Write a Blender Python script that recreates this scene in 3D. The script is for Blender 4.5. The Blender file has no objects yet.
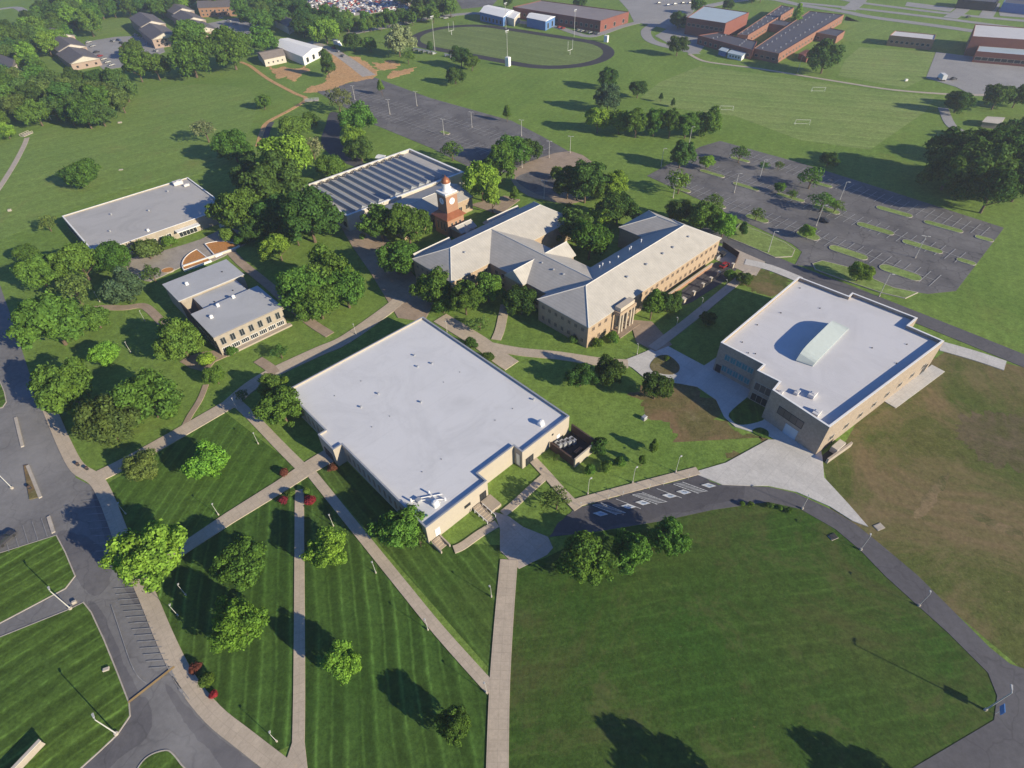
import bpy, bmesh, math, random
import numpy as np
from mathutils import Vector, Matrix
from mathutils.geometry import tessellate_polygon

R = math.radians
SC = bpy.context.scene
COL = SC.collection
random.seed(7)

# ------------------------------------------------------------------ camera (drone, 110 m up, wide lens)
F, CX, CY, H = 575.0, 512.0, 384.0, 110.0          # focal length in pixels, image centre, height in metres
_d = Vector((530 - CX, 1000 - CY, F)).normalized()  # straight down, seen from the camera
_y = (Vector((0, 0, 1)) - _d * _d.z).normalized()   # ground heading of the view
_x = _d.cross(_y)
if _x.x < 0: _x = -_x

def G(px, py, z=0.0):
    """Survey: the ground point (metres) at height z seen along a line of sight."""
    r = Vector((px - CX, py - CY, F))
    t = (H - z) / r.dot(_d)
    return Vector((r.dot(_x) * t, r.dot(_y) * t, z))

cam = bpy.data.cameras.new('camera')
camo = bpy.data.objects.new('camera', cam); COL.objects.link(camo)
cam.sensor_width = 36; cam.lens = F / 1024 * 36
cam.clip_start = 1; cam.clip_end = 6000
camo.matrix_world = Matrix(((_x.x, -_x.y, -_x.z, 0), (_y.x, -_y.y, -_y.z, 0), (-_d.x, _d.y, _d.z, H), (0, 0, 0, 1)))
SC.camera = camo

# ------------------------------------------------------------------ sky, sun, exposure
SUN_EL, SUN_AZ = 21.5, -34.0                        # degrees; azimuth counter-clockwise from +X
w = bpy.data.worlds.new('World'); SC.world = w; w.use_nodes = True
nt = w.node_tree; nt.nodes.clear()
sky = nt.nodes.new('ShaderNodeTexSky'); sky.sky_type = 'NISHITA'; sky.sun_disc = False
sky.sun_elevation = R(SUN_EL); sky.sun_rotation = R(90 - SUN_AZ); sky.altitude = 1500; sky.ozone_density = 10.0; sky.dust_density = 0.0; sky.air_density = 1.0
bg = nt.nodes.new('ShaderNodeBackground'); bg.inputs[1].default_value = 0.105
out = nt.nodes.new('ShaderNodeOutputWorld')
nt.links.new(sky.outputs[0], bg.inputs[0]); nt.links.new(bg.outputs[0], out.inputs[0])
sun = bpy.data.lights.new('sun', 'SUN'); sun.energy = 5.0; sun.angle = R(0.5); sun.color = (1.0, 0.885, 0.66)
suno = bpy.data.objects.new('sun', sun); COL.objects.link(suno)
sd = Vector((math.cos(R(SUN_AZ)) * math.cos(R(SUN_EL)), math.sin(R(SUN_AZ)) * math.cos(R(SUN_EL)), math.sin(R(SUN_EL))))
suno.rotation_euler = sd.to_track_quat('Z', 'Y').to_euler(); suno.location = sd * 300
vs = SC.view_settings; vs.view_transform = 'Standard'; vs.look = 'None'; vs.exposure = 0.55; vs.gamma = 1.0
vs.use_curve_mapping = False

# ------------------------------------------------------------------ materials
class NT:
    def __init__(s, name):
        s.m = bpy.data.materials.new(name); s.m.use_nodes = True
        s.t = s.m.node_tree; s.b = s.t.nodes['Principled BSDF']; s.o = s.t.nodes['Material Output']
        s.b.inputs['Roughness'].default_value = 0.85
        s.b.inputs['Specular IOR Level'].default_value = 0.2
        s._pos = None
    def n(s, typ, **kw):
        nd = s.t.nodes.new(typ)
        for k, v in kw.items(): setattr(nd, k, v)
        return nd
    def l(s, a, b): s.t.links.new(a, b)
    def val(s, sock, v):
        if hasattr(v, 'links') or isinstance(v, bpy.types.NodeSocket): s.l(v, sock)
        else: sock.default_value = v
    def pos(s):
        if s._pos is None: s._pos = s.n('ShaderNodeNewGeometry').outputs['Position']
        return s._pos
    def noise(s, scale, detail=4, rough=.55, vec=None, dist=0):
        n = s.n('ShaderNodeTexNoise'); n.inputs['Scale'].default_value = scale
        n.inputs['Detail'].default_value = detail; n.inputs['Roughness'].default_value = rough
        n.inputs['Distortion'].default_value = dist
        s.l(vec if vec is not None else s.pos(), n.inputs['Vector']); return n.outputs['Fac']
    def rng(s, v, a, b, lo=0., hi=1.):
        n = s.n('ShaderNodeMapRange'); s.l(v, n.inputs[0])
        n.inputs[1].default_value = a; n.inputs[2].default_value = b
        n.inputs[3].default_value = lo; n.inputs[4].default_value = hi; return n.outputs[0]
    def mix(s, f, a, b, mode='MIX'):
        n = s.n('ShaderNodeMix', data_type='RGBA', blend_type=mode)
        s.val(n.inputs[0], f)
        for sock, v in ((n.inputs[6], a), (n.inputs[7], b)):
            if isinstance(v, tuple): sock.default_value = (*v[:3], 1)
            else: s.l(v, sock)
        return n.outputs[2]
    def math(s, op, a, b=0.):
        n = s.n('ShaderNodeMath', operation=op); s.val(n.inputs[0], a); s.val(n.inputs[1], b); return n.outputs[0]
    def gray(s, v):
        n = s.n('ShaderNodeCombineColor')
        for i in range(3): s.l(v, n.inputs[i])
        return n.outputs[0]
    def color(s, c): s.val(s.b.inputs['Base Color'], (*c, 1) if isinstance(c, tuple) else c); return s.m
    def bump(s, h, strength, dist):
        n = s.n('ShaderNodeBump'); n.inputs['Strength'].default_value = strength
        n.inputs['Distance'].default_value = dist; s.l(h, n.inputs['Height']); s.l(n.outputs[0], s.b.inputs['Normal'])

def plain(name, c, rough=.8, var=.15, scale=.6, metal=0., spec=.2):
    t = NT(name); t.b.inputs['Roughness'].default_value = rough; t.b.inputs['Metallic'].default_value = metal
    t.b.inputs['Specular IOR Level'].default_value = spec
    a = t.rng(t.noise(scale, 5, .65), .25, .75, 1 - var, 1 + var)
    t.color(t.mix(1., c, t.gray(a), 'MULTIPLY')); return t.m

def grass(name, c, dark, stripe=None, period=2.6, amt=.25, brown=0., bcol=(.16, .12, .05), bscale=.03, blo=.5, dry=None):
    t = NT(name)
    a = t.rng(t.noise(.035, 4, .6), .3, .7)
    col = t.mix(a, c, dark)
    f1 = t.rng(t.noise(.45, 6, .78), .25, .75, .60, 1.42)
    f2 = t.rng(t.noise(1.6, 4, .85), .25, .75, .55, 1.45)
    col = t.mix(1., col, t.gray(f1), 'MULTIPLY'); col = t.mix(1., col, t.gray(f2), 'MULTIPLY')
    if stripe is not None:
        mp = t.n('ShaderNodeMapping'); mp.inputs['Rotation'].default_value = (0, 0, -R(stripe))
        t.l(t.pos(), mp.inputs[0]); sx = t.n('ShaderNodeSeparateXYZ'); t.l(mp.outputs[0], sx.inputs[0])
        wob = t.math('ADD', t.math('MULTIPLY', t.noise(.03, 2), 3.2), t.math('MULTIPLY', t.noise(.35, 2), .5))
        yy = t.math('ADD', sx.outputs[1], wob)
        s1 = t.math('SINE', t.math('MULTIPLY', yy, 2 * math.pi / period))
        s2 = t.math('SINE', t.math('MULTIPLY', yy, math.pi / period))
        line = t.math('POWER', t.rng(s1, -1, 1), 9.)            # thin pale wheel lines between passes
        base = t.rng(s2, -.4, .4, 1 - amt * .35, 1 + amt * .35)
        fade = t.rng(t.noise(.06, 5, .7), .36, .62, 0., 1.)
        k = t.math('ADD', base, t.math('MULTIPLY', t.math('MULTIPLY', line, fade), amt * 2.2))
        col = t.mix(1., col, t.gray(k), 'MULTIPLY')
    if dry is not None:
        dm = t.rng(t.noise(.09, 6, .75, dist=.6), .54, .70)
        col = t.mix(t.math('MULTIPLY', dm, .5), col, dry)
        sp = t.math('MULTIPLY', t.rng(t.noise(.95, 4, .9), .60, .70), t.rng(t.noise(.05, 4, .7), .40, .60))
        col = t.mix(t.math('MULTIPLY', sp, .75), col, tuple(1.25 * x for x in dry))
    if brown:
        bm = t.rng(t.noise(bscale, 7, .72, dist=.8), blo, blo + .16)
        fine = t.rng(t.noise(.8, 4, .75), .3, .7)
        bc = t.mix(fine, bcol, tuple(x * 1.9 for x in bcol))
        col = t.mix(t.math('MULTIPLY', bm, brown), col, bc)
    thin = t.rng(t.noise(.22, 6, .8, dist=1.2), .60, .74)
    col = t.mix(t.math('MULTIPLY', thin, .5), col, tuple(1.5 * x + .02 for x in dark))
    clump = t.rng(t.noise(.7, 3, .85), .62, .75)
    col = t.mix(t.math('MULTIPLY', clump, .45), col, tuple(.55 * x for x in c))
    t.b.inputs['Roughness'].default_value = .95; t.b.inputs['Specular IOR Level'].default_value = .05
    t.color(col); t.bump(t.noise(1.3, 4, .8), .35, .25); return t.m

def asphalt(name, c, c2, crack=.35, worn=.3):
    t = NT(name)
    a = t.rng(t.noise(.07, 5, .65, dist=.5), .3, .7)
    col = t.mix(a, c, c2)
    col = t.mix(1., col, t.gray(t.rng(t.noise(.9, 5, .75), .2, .8, .78, 1.24)), 'MULTIPLY')
    v = t.n('ShaderNodeTexVoronoi', feature='DISTANCE_TO_EDGE'); v.inputs['Scale'].default_value = .11
    wv = t.n('ShaderNodeVectorMath', operation='ADD'); nz = t.n('ShaderNodeTexNoise'); nz.inputs['Scale'].default_value = .25
    t.l(t.pos(), nz.inputs['Vector']); sc = t.n('ShaderNodeVectorMath', operation='SCALE'); sc.inputs[3].default_value = 5.
    t.l(nz.outputs['Color'], sc.inputs[0]); t.l(t.pos(), wv.inputs[0]); t.l(sc.outputs[0], wv.inputs[1]); t.l(wv.outputs[0], v.inputs['Vector'])
    cr = t.rng(v.outputs[0], .0, .025, crack, 0.)
    col = t.mix(cr, col, tuple(x * .45 for x in c))
    st = t.rng(t.noise(.018, 5, .7), .52, .68, 0, worn)
    col = t.mix(st, col, tuple(x * 1.55 for x in c2))
    t.b.inputs['Roughness'].default_value = .9; t.color(col); return t.m

def concrete(name, c, joint=None, var=.13):
    t = NT(name)
    a = t.rng(t.noise(.25, 6, .7), .25, .75, 1 - var, 1 + var)
    b = t.rng(t.noise(2., 3, .7), .2, .8, .9, 1.1)
    col = t.mix(1., t.mix(1., c, t.gray(a), 'MULTIPLY'), t.gray(b), 'MULTIPLY')
    if joint:
        uv = t.n('ShaderNodeUVMap').outputs[0]
        br = t.n('ShaderNodeTexBrick'); br.offset = 0.; br.inputs['Scale'].default_value = 1.
        br.inputs['Brick Width'].default_value = joint; br.inputs['Row Height'].default_value = joint
        br.inputs['Mortar Size'].default_value = .06; br.inputs['Mortar Smooth'].default_value = .4
        br.inputs['Color1'].default_value = (1, 1, 1, 1); br.inputs['Color2'].default_value = (.95, .95, .95, 1); br.inputs['Mortar'].default_value = (.84, .84, .84, 1)
        t.l(uv, br.inputs['Vector']); col = t.mix(1., col, br.outputs[0], 'MULTIPLY')
    st = t.rng(t.noise(.06, 5, .7), .5, .75, 0, .28)
    col = t.mix(st, col, tuple(x * .6 for x in c))
    t.color(col); return t.m

def flatroof(name, c, seam=3.0, ang=43., stain=.22):
    t = NT(name)
    mp = t.n('ShaderNodeMapping'); mp.inputs['Rotation'].default_value = (0, 0, -R(ang)); t.l(t.pos(), mp.inputs[0])
    sx = t.n('ShaderNodeSeparateXYZ'); t.l(mp.outputs[0], sx.inputs[0])
    pp = t.math('PINGPONG', sx.outputs[1], seam / 2)
    ln = t.rng(pp, 0., .14, .16, 0.)
    col = t.mix(ln, c, tuple(x * .55 for x in c))
    st = t.rng(t.noise(.07, 7, .75, dist=1.), .46, .66, 0, stain)
    col = t.mix(st, col, tuple(x * .66 for x in c))
    st2 = t.rng(t.noise(.5, 4, .7), .6, .8, 0, stain * .7)
    col = t.mix(st2, col, tuple(x * .75 for x in c))
    t.b.inputs['Roughness'].default_value = .6; t.color(col); return t.m

def seamroof(name, c, rot, period=.6, amt=.12):
    """Shingle or standing-seam roof: courses across the fall line, stains."""
    t = NT(name)
    mp = t.n('ShaderNodeMapping'); mp.inputs['Rotation'].default_value = (0, 0, -R(rot)); t.l(t.pos(), mp.inputs[0])
    sx = t.n('ShaderNodeSeparateXYZ'); t.l(mp.outputs[0], sx.inputs[0])
    s = t.math('SINE', t.math('MULTIPLY', sx.outputs[0], 2 * math.pi / period))
    k = t.rng(s, -1, 1, 1 - amt, 1 + amt * .5)
    col = t.mix(1., c, t.gray(k), 'MULTIPLY')
    col = t.mix(1., col, t.gray(t.rng(t.noise(.3, 6, .7), .25, .75, .86, 1.12)), 'MULTIPLY')
    t.b.inputs['Roughness'].default_value = .75; t.color(col); return t.m

def brick(name, c, mortar, sw=.24, sh=.075, var=.35):
    t = NT(name)
    a = t.rng(t.noise(1.4, 5, .8), .25, .75, 1 - var * .5, 1 + var * .5)
    z = t.n('ShaderNodeSeparateXYZ'); t.l(t.pos(), z.inputs[0])
    cs = t.math('PINGPONG', z.outputs[2], .2)
    k = t.rng(cs, 0., .05, .25, 0.)
    col = t.mix(k, c, mortar); col = t.mix(1., col, t.gray(a), 'MULTIPLY')
    col = t.mix(t.rng(t.noise(.15, 5), .5, .8, 0, .3), col, tuple(x * .65 for x in c))
    t.color(col); return t.m

def tinted(name, rough=.5, spec=.4, mult=1.):
    t = NT(name); oi = t.n('ShaderNodeObjectInfo'); t.l(oi.outputs['Color'], t.b.inputs['Base Color'])
    t.b.inputs['Roughness'].default_value = rough; t.b.inputs['Specular IOR Level'].default_value = spec; return t.m

def leafmat(name):
    t = NT(name); t.t.nodes.remove(t.b)
    oi = t.n('ShaderNodeObjectInfo'); g = t.n('ShaderNodeNewGeometry')
    k = t.rng(g.outputs['Random Per Island'], 0, 1, .55, 1.45)
    col = t.mix(1., oi.outputs['Color'], t.gray(k), 'MULTIPLY')
    hue = t.rng(t.noise(.22, 3, .6), .35, .7)
    col2 = t.mix(1., col, (1.15, 1.05, .8), 'MULTIPLY'); col = t.mix(hue, col, col2)
    d = t.n('ShaderNodeBsdfDiffuse'); tr = t.n('ShaderNodeBsdfTranslucent'); mx = t.n('ShaderNodeMixShader')
    mx.inputs[0].default_value = .28; t.l(col, d.inputs[0])
    tc = t.mix(1., col, (1.3, 1.35, .6), 'MULTIPLY'); t.l(tc, tr.inputs[0])
    t.l(d.outputs[0], mx.inputs[1]); t.l(tr.outputs[0], mx.inputs[2]); t.l(mx.outputs[0], t.o.inputs[0]); return t.m

M = {}
M['ground'] = grass('field_grass', (0.176, 0.258, 0.055), (0.127, 0.208, 0.041), brown=.35, bcol=(.13, .105, .035), bscale=.018, blo=.56, stripe=62, period=4.5, amt=.05)  # far grass kept lighter than near lawns: haze and light angle partly in colour
M['lawn_right'] = grass('right_lawn_grass', (0.039, 0.094, 0.015), (0.064, 0.098, 0.022), stripe=7.5, period=2.4, amt=.13, brown=.7, bcol=(.075, .066, .028), bscale=.03, blo=.5, dry=(.15, .14, .06))  # near lawns darkened in their base colours, partly for lens vignetting
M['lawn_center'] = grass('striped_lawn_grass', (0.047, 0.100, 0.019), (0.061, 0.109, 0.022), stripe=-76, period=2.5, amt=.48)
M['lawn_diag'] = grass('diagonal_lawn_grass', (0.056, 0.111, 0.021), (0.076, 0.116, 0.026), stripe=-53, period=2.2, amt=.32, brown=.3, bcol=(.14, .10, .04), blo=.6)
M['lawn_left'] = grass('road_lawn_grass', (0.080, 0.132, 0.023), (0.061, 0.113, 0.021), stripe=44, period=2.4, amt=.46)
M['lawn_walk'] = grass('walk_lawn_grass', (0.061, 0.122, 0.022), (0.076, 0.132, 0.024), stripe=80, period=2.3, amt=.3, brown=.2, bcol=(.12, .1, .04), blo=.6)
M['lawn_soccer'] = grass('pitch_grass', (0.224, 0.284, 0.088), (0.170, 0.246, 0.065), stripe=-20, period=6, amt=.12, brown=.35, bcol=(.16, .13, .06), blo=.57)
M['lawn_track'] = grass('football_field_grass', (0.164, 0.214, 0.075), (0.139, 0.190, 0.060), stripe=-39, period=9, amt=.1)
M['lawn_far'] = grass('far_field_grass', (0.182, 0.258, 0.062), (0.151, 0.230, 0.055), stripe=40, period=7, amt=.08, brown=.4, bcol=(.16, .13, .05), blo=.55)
M['scrub'] = grass('dry_scrub_grass', (.082, .118, .027), (.118, .118, .038), brown=.92, bcol=(.140, .104, .054), bscale=.032, blo=.43, dry=(.27, .22, .11))
M['bare'] = grass('seeded_bare_ground', (0.099, 0.112, 0.032), (0.174, 0.135, 0.064), brown=.9, bcol=(.15, .10, .055), bscale=.08, blo=.44, dry=(.36, .29, .19))
M['asphalt'] = asphalt('worn_road_asphalt', (.150, .145, .148), (.21, .203, .20), worn=.5)
M['track'] = asphalt('black_track_surface', (.040, .038, .044), (.055, .052, .058), crack=0., worn=.2)
M['asphalt_bay'] = asphalt('bay_asphalt', (.080, .077, .086), (.105, .10, .108), crack=.25, worn=.3)
M['asphalt_patch'] = asphalt('sealed_patch_asphalt', (.100, .096, .104), (.165, .158, .16), crack=.3, worn=.6)
M['asphalt_dark'] = asphalt('dark_asphalt', (.070, .068, .074), (.085, .082, .09), crack=.2, worn=.1)
M['asphalt_lot'] = asphalt('old_parking_asphalt', (.102, .097, .101), (.190, .181, .178), crack=.6, worn=.6)
M['asphalt_drive'] = asphalt('grey_drive_asphalt', (.098, .094, .104), (.135, .13, .136), crack=.3, worn=.2)
M['pave_far'] = asphalt('far_grey_pavement', (.27, .26, .26), (.32, .31, .30), crack=.25, worn=.25)
M['walk'] = concrete('tan_concrete_walk', (.50, .415, .32), joint=1.6)
M['walk_brown'] = concrete('brown_concrete_walk', (.36, .275, .205), joint=1.8, var=.2)
M['concrete'] = concrete('pale_new_concrete', (.56, .535, .50), joint=4.0)
M['concrete_warm'] = concrete('warm_concrete', (.47, .40, .33), joint=3.0)
M['plaza_grey'] = concrete('grey_plaza_concrete', (.36, .32, .28), joint=3., var=.2)
M['kerb'] = concrete('kerb_concrete', (.46, .41, .35))
M['dirt'] = grass('orange_dirt', (.56, .33, .155), (.46, .28, .14), brown=.6, bcol=(.13, .14, .04), bscale=.10, blo=.62, dry=(.60, .43, .25))
M['tilled'] = grass('tilled_dark_soil', (0.092, 0.098, 0.032), (0.112, 0.098, 0.047), brown=.85, bcol=(.105, .082, .05), bscale=.09, blo=.42, dry=(.20, .165, .10))
M['dirt_pale'] = grass('washed_out_soil', (0.102, 0.105, 0.036), (0.145, 0.125, 0.063), brown=.9, bcol=(.17, .125, .07), bscale=.14, blo=.42, dry=(.30, .24, .15))
M['gravel'] = plain('pale_gravel', (.40, .36, .32), var=.25, scale=.4, rough=.95)
M['paint'] = plain('white_road_paint', (.62, .62, .60), var=.3, scale=1.2)
M['paint_worn'] = plain('worn_white_paint', (.27, .265, .265), var=.35, scale=.7)
M['paint_faded'] = plain('faded_stall_paint', (.36, .355, .35), var=.3, scale=.8)
M['paint_orange'] = plain('orange_road_paint', (.42, .28, .12), var=.2)
M['paint_pale_blue'] = plain('pale_blue_symbol_paint', (.36, .46, .60), var=.1)
M['paint_blue'] = plain('blue_sign_paint', (.10, .25, .55), var=.1)
M['roof_white'] = flatroof('white_membrane_roof', (.65, .645, .65), seam=6.5, ang=43, stain=.34)
M['roof_right'] = flatroof('pale_membrane_roof', (.63, .615, .62), seam=8., ang=-47, stain=.28)
M['roof_grey'] = flatroof('grey_gravel_roof', (.46, .44, .415), seam=4, ang=43, stain=.45)
M['roof_s'] = flatroof('blue_grey_roof', (.46, .46, .465), seam=5, ang=43, stain=.35)
M['roof_far'] = flatroof('pale_far_roof', (.62, .60, .59), seam=5, ang=10, stain=.3)
M['roof_blue'] = flatroof('light_blue_metal_roof', (.42, .50, .56), seam=2, ang=10, stain=.2)
M['roof_hall'] = flatroof('school_tar_roof', (.10, .095, .11), seam=4, ang=30, stain=.1)
M['roof_ballast'] = flatroof('ballast_roof', (.27, .23, .22), seam=5, ang=0, stain=.5)
M['roof_n_a'] = seamroof('pale_shingle_roof', (.455, .425, .38), 43, period=.9, amt=.05)
M['ridge'] = plain('ridge_cap_metal', (.62, .60, .57), var=.08)
M['roof_house'] = plain('brown_house_shingles', (.15, .135, .135), var=.25, scale=.8)
M['roof_shed'] = plain('tan_shed_roof', (.30, .25, .21), var=.2)
M['tan'] = brick('tan_stucco_wall', (.44, .385, .315), (.39, .345, .28), var=.14)
M['tan_brick'] = brick('tan_brick_wall', (.40, .30, .21), (.30, .23, .17), var=.4)
M['stone'] = brick('mixed_stone_wall', (.34, .275, .215), (.40, .34, .275), var=.6)
M['band'] = plain('limestone_band', (.50, .43, .34), var=.1)
M['cream'] = plain('cream_wall', (.53, .48, .41), var=.1)
M['pink_brick'] = brick('pink_brick_wall', (.36, .27, .225), (.40, .32, .27), var=.25)
M['school_brick'] = brick('school_brick_wall', (.27, .135, .095), (.25, .15, .115), var=.3)
M['taupe'] = plain('taupe_precast_wall', (.36, .31, .25), var=.15)
M['white'] = plain('white_painted_metal', (.80, .79, .77), var=.06)
M['white_wall'] = plain('white_metal_siding', (.66, .66, .67), var=.08)
M['red_brick'] = brick('red_brick_wall', (.22, .085, .065), (.19, .095, .075), var=.3)
M['orange_brick'] = brick('orange_brick_wall', (.36, .205, .13), (.34, .23, .165), var=.3)
M['copper'] = plain('brown_copper_roof', (.32, .115, .05), rough=.45, var=.2, metal=.3, spec=.5)
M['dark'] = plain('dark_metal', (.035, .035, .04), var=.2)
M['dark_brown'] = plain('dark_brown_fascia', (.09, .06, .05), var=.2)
M['grey_metal'] = plain('grey_galvanised_metal', (.42, .43, .45), rough=.45, metal=.3, var=.15)
M['green_metal'] = plain('pale_grey_monitor_metal', (.36, .405, .405), rough=.45, var=.08)
M['blue_metal'] = plain('blue_metal_siding', (.10, .20, .42), var=.1)
M['panel_grey'] = plain('grey_skylight_panel', (.31, .325, .345), rough=.35, var=.15, scale=1.5)
M['bronze_glass'] = plain('bronze_panel', (.11, .09, .085), rough=.3, spec=.5, var=.1)
M['pole'] = plain('galvanised_pole', (.50, .49, .46), var=.05)
M['bark'] = plain('tree_bark', (.14, .10, .07), var=.35, scale=2)
M['fence'] = plain('dark_fence_metal', (.05, .05, .05), var=.2)
M['orange_bed'] = plain('orange_mulch', (.48, .22, .07), var=.35, scale=2)
M['leaf'] = leafmat('leaf')
M['car'] = tinted('car_paint', .5, .25)
M['tyre'] = plain('tyre_rubber', (.03, .03, .03), var=.1)
def glassm(name, c):
    t = NT(name); t.b.inputs['Roughness'].default_value = .3; t.b.inputs['Specular IOR Level'].default_value = .35
    t.color(c); return t.m
M['glass'] = glassm('dark_window_glass', (.025, .03, .035))
M['teal'] = glassm('teal_window_glass', (.05, .22, .24))

# ------------------------------------------------------------------ object helpers
def link(name, me, mat=None, parent=None, label=None, cat=None, group=None, kind=None):
    o = bpy.data.objects.new(name, me); COL.objects.link(o)
    if mat is not None and me is not None and not me.materials: me.materials.append(M[mat] if isinstance(mat, str) else mat)
    tag(o, label, cat, group, kind)
    if parent is not None: o.parent = parent
    return o
def tag(o, label=None, cat=None, group=None, kind=None):
    if label: o['label'] = label
    if cat: o['category'] = cat
    if group: o['group'] = group
    if kind: o['kind'] = kind
    return o
def empty(name, loc, label, cat, group=None, rz=0.):
    o = bpy.data.objects.new(name, None); COL.objects.link(o); o.location = loc; o.rotation_euler[2] = rz
    o.empty_display_size = .5
    return tag(o, label, cat, group)
def mesh(name, verts, faces):
    me = bpy.data.meshes.new(name); me.from_pydata([tuple(v) for v in verts], [], faces); me.update(); return me
def fixn(me):
    bm = bmesh.new(); bm.from_mesh(me); bmesh.ops.recalc_face_normals(bm, faces=bm.faces); bm.to_mesh(me); bm.free(); return me
class MB:
    """collects simple solids into one mesh"""
    def __init__(s): s.v = []; s.f = []
    def add(s, v, f):
        b = len(s.v); s.v += [tuple(x) for x in v]; s.f += [tuple(i + b for i in q) for q in f]; return s
    def box(s, x0, x1, y0, y1, z0, z1):
        return s.add([(x0, y0, z0), (x1, y0, z0), (x1, y1, z0), (x0, y1, z0), (x0, y0, z1), (x1, y0, z1), (x1, y1, z1), (x0, y1, z1)],
                     [(0, 3, 2, 1), (4, 5, 6, 7), (0, 1, 5, 4), (1, 2, 6, 5), (2, 3, 7, 6), (3, 0, 4, 7)])
    def tube(s, p, q, r0, r1=None, n=8):
        r1 = r0 if r1 is None else r1; p = Vector(p); q = Vector(q); d = (q - p).normalized()
        a = d.orthogonal().normalized(); b = d.cross(a); v = []
        for c, r in ((p, r0), (q, r1)):
            for i in range(n):
                t = 2 * math.pi * i / n; v.append(c + a * (r * math.cos(t)) + b * (r * math.sin(t)))
        return s.add(v, [(i, (i + 1) % n, n + (i + 1) % n, n + i) for i in range(n)] + [tuple(range(n))[::-1], tuple(range(n, 2 * n))])
    def lathe(s, prof, n=16, c=(0, 0)):
        v = []; f = []
        for r, z in prof:
            for i in range(n):
                t = 2 * math.pi * i / n; v.append((c[0] + r * math.cos(t), c[1] + r * math.sin(t), z))
        for k in range(len(prof) - 1):
            for i in range(n): f.append((k * n + i, k * n + (i + 1) % n, (k + 1) * n + (i + 1) % n, (k + 1) * n + i))
        f.append(tuple(range(n))[::-1]); f.append(tuple(range((len(prof) - 1) * n, len(prof) * n)))
        return s.add(v, f)
    def build(s, name, mat, parent=None, **kw):
        return link(name, fixn(mesh(name, s.v, s.f)), mat, parent, **kw)
    def me(s, name, mat):
        me = fixn(mesh(name, s.v, s.f)); me.materials.append(M[mat]); return me

def prism_mesh(name, pts, z0, z1, uv=False):
    """solid slab over any simple polygon"""
    p = [Vector((q[0], q[1], 0)) for q in pts]; n = len(p)
    area = sum(p[i].x * p[(i + 1) % n].y - p[(i + 1) % n].x * p[i].y for i in range(n))
    if area < 0: p.reverse()
    tri = tessellate_polygon([p])
    v = [(q.x, q.y, z0) for q in p] + [(q.x, q.y, z1) for q in p]
    f = [(i, (i + 1) % n, n + (i + 1) % n, n + i) for i in range(n)]
    for a, b, c in tri:
        na = (p[b] - p[a]).cross(p[c] - p[a]).z
        if na < 0: a, c = c, a
        f.append((n + a, n + b, n + c)); f.append((c, b, a))
    me = mesh(name, v, f)
    if uv:
        l = me.uv_layers.new(name='UVMap')
        for lp in me.loops:
            co = me.vertices[lp.vertex_index].co; l.data[lp.index].uv = (co.x * .731 + co.y * .682, -co.x * .682 + co.y * .731)
    return me
_layer = [0]
def smooth(pts, k=4, closed=True):
    """Catmull-Rom through the points"""
    o = []; n = len(pts)
    rng_ = range(n) if closed else range(n - 1)
    for i in rng_:
        g = lambda j: Vector(pts[j % n]) if closed else Vector(pts[min(max(j, 0), n - 1)])
        p0, p1, p2, p3 = g(i - 1), g(i), g(i + 1), g(i + 2)
        for s in range(k):
            t = s / k
            o.append(.5 * ((2 * p1) + (p2 - p0) * t + (2 * p0 - 5 * p1 + 4 * p2 - p3) * t * t + (3 * p1 - p0 - 3 * p2 + p3) * t ** 3))
    if not closed: o.append(Vector(pts[-1]))
    return o
def ragged(pts, amp, step=.7, seed=1):
    """worn natural edge: the outline resampled and pushed in and out at several scales"""
    r = random.Random(seed); q = []; n = len(pts)
    for i in range(n):
        a, b = pts[i], pts[(i + 1) % n]; k = max(1, int((b - a).length / step)); q += [a.lerp(b, j / k) for j in range(k)]
    m = len(q); off = [0.] * m
    for waves, w_ in ((5, 1.), (11, .7), (23, .5), (47, .4), (97, .3)):
        ph = r.uniform(0, 6.28); ph2 = r.uniform(0, 6.28)
        for i in range(m): off[i] += w_ * amp * .5 * math.sin(waves * 6.283 * i / m + ph + 1.7 * math.sin(3 * 6.283 * i / m + ph2))
    out = []
    for i in range(m):
        d = (q[(i + 1) % m] - q[i - 1]).normalized(); out.append(q[i] + Vector((-d.y, d.x)) * (off[i] + r.uniform(-.12, .12) * amp))
    return out
def surf(name, px, mat, z=.03, sm=0, world=False, parent=None, label=None, rag=0):
    pts = [Vector(p).to_2d() if world else G(*p).to_2d() for p in px]
    if sm: pts = smooth(pts, sm)
    if rag: pts = ragged(pts, rag, seed=len(px) + int(px[0][0]))
    _layer[0] += 1; zz = z + .0015 * _layer[0]
    o = link(name, prism_mesh(name, pts, 0.002, zz, True), mat, parent)
    if parent is None: o['kind'] = 'structure'
    if label: o['label'] = label
    return o
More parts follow.
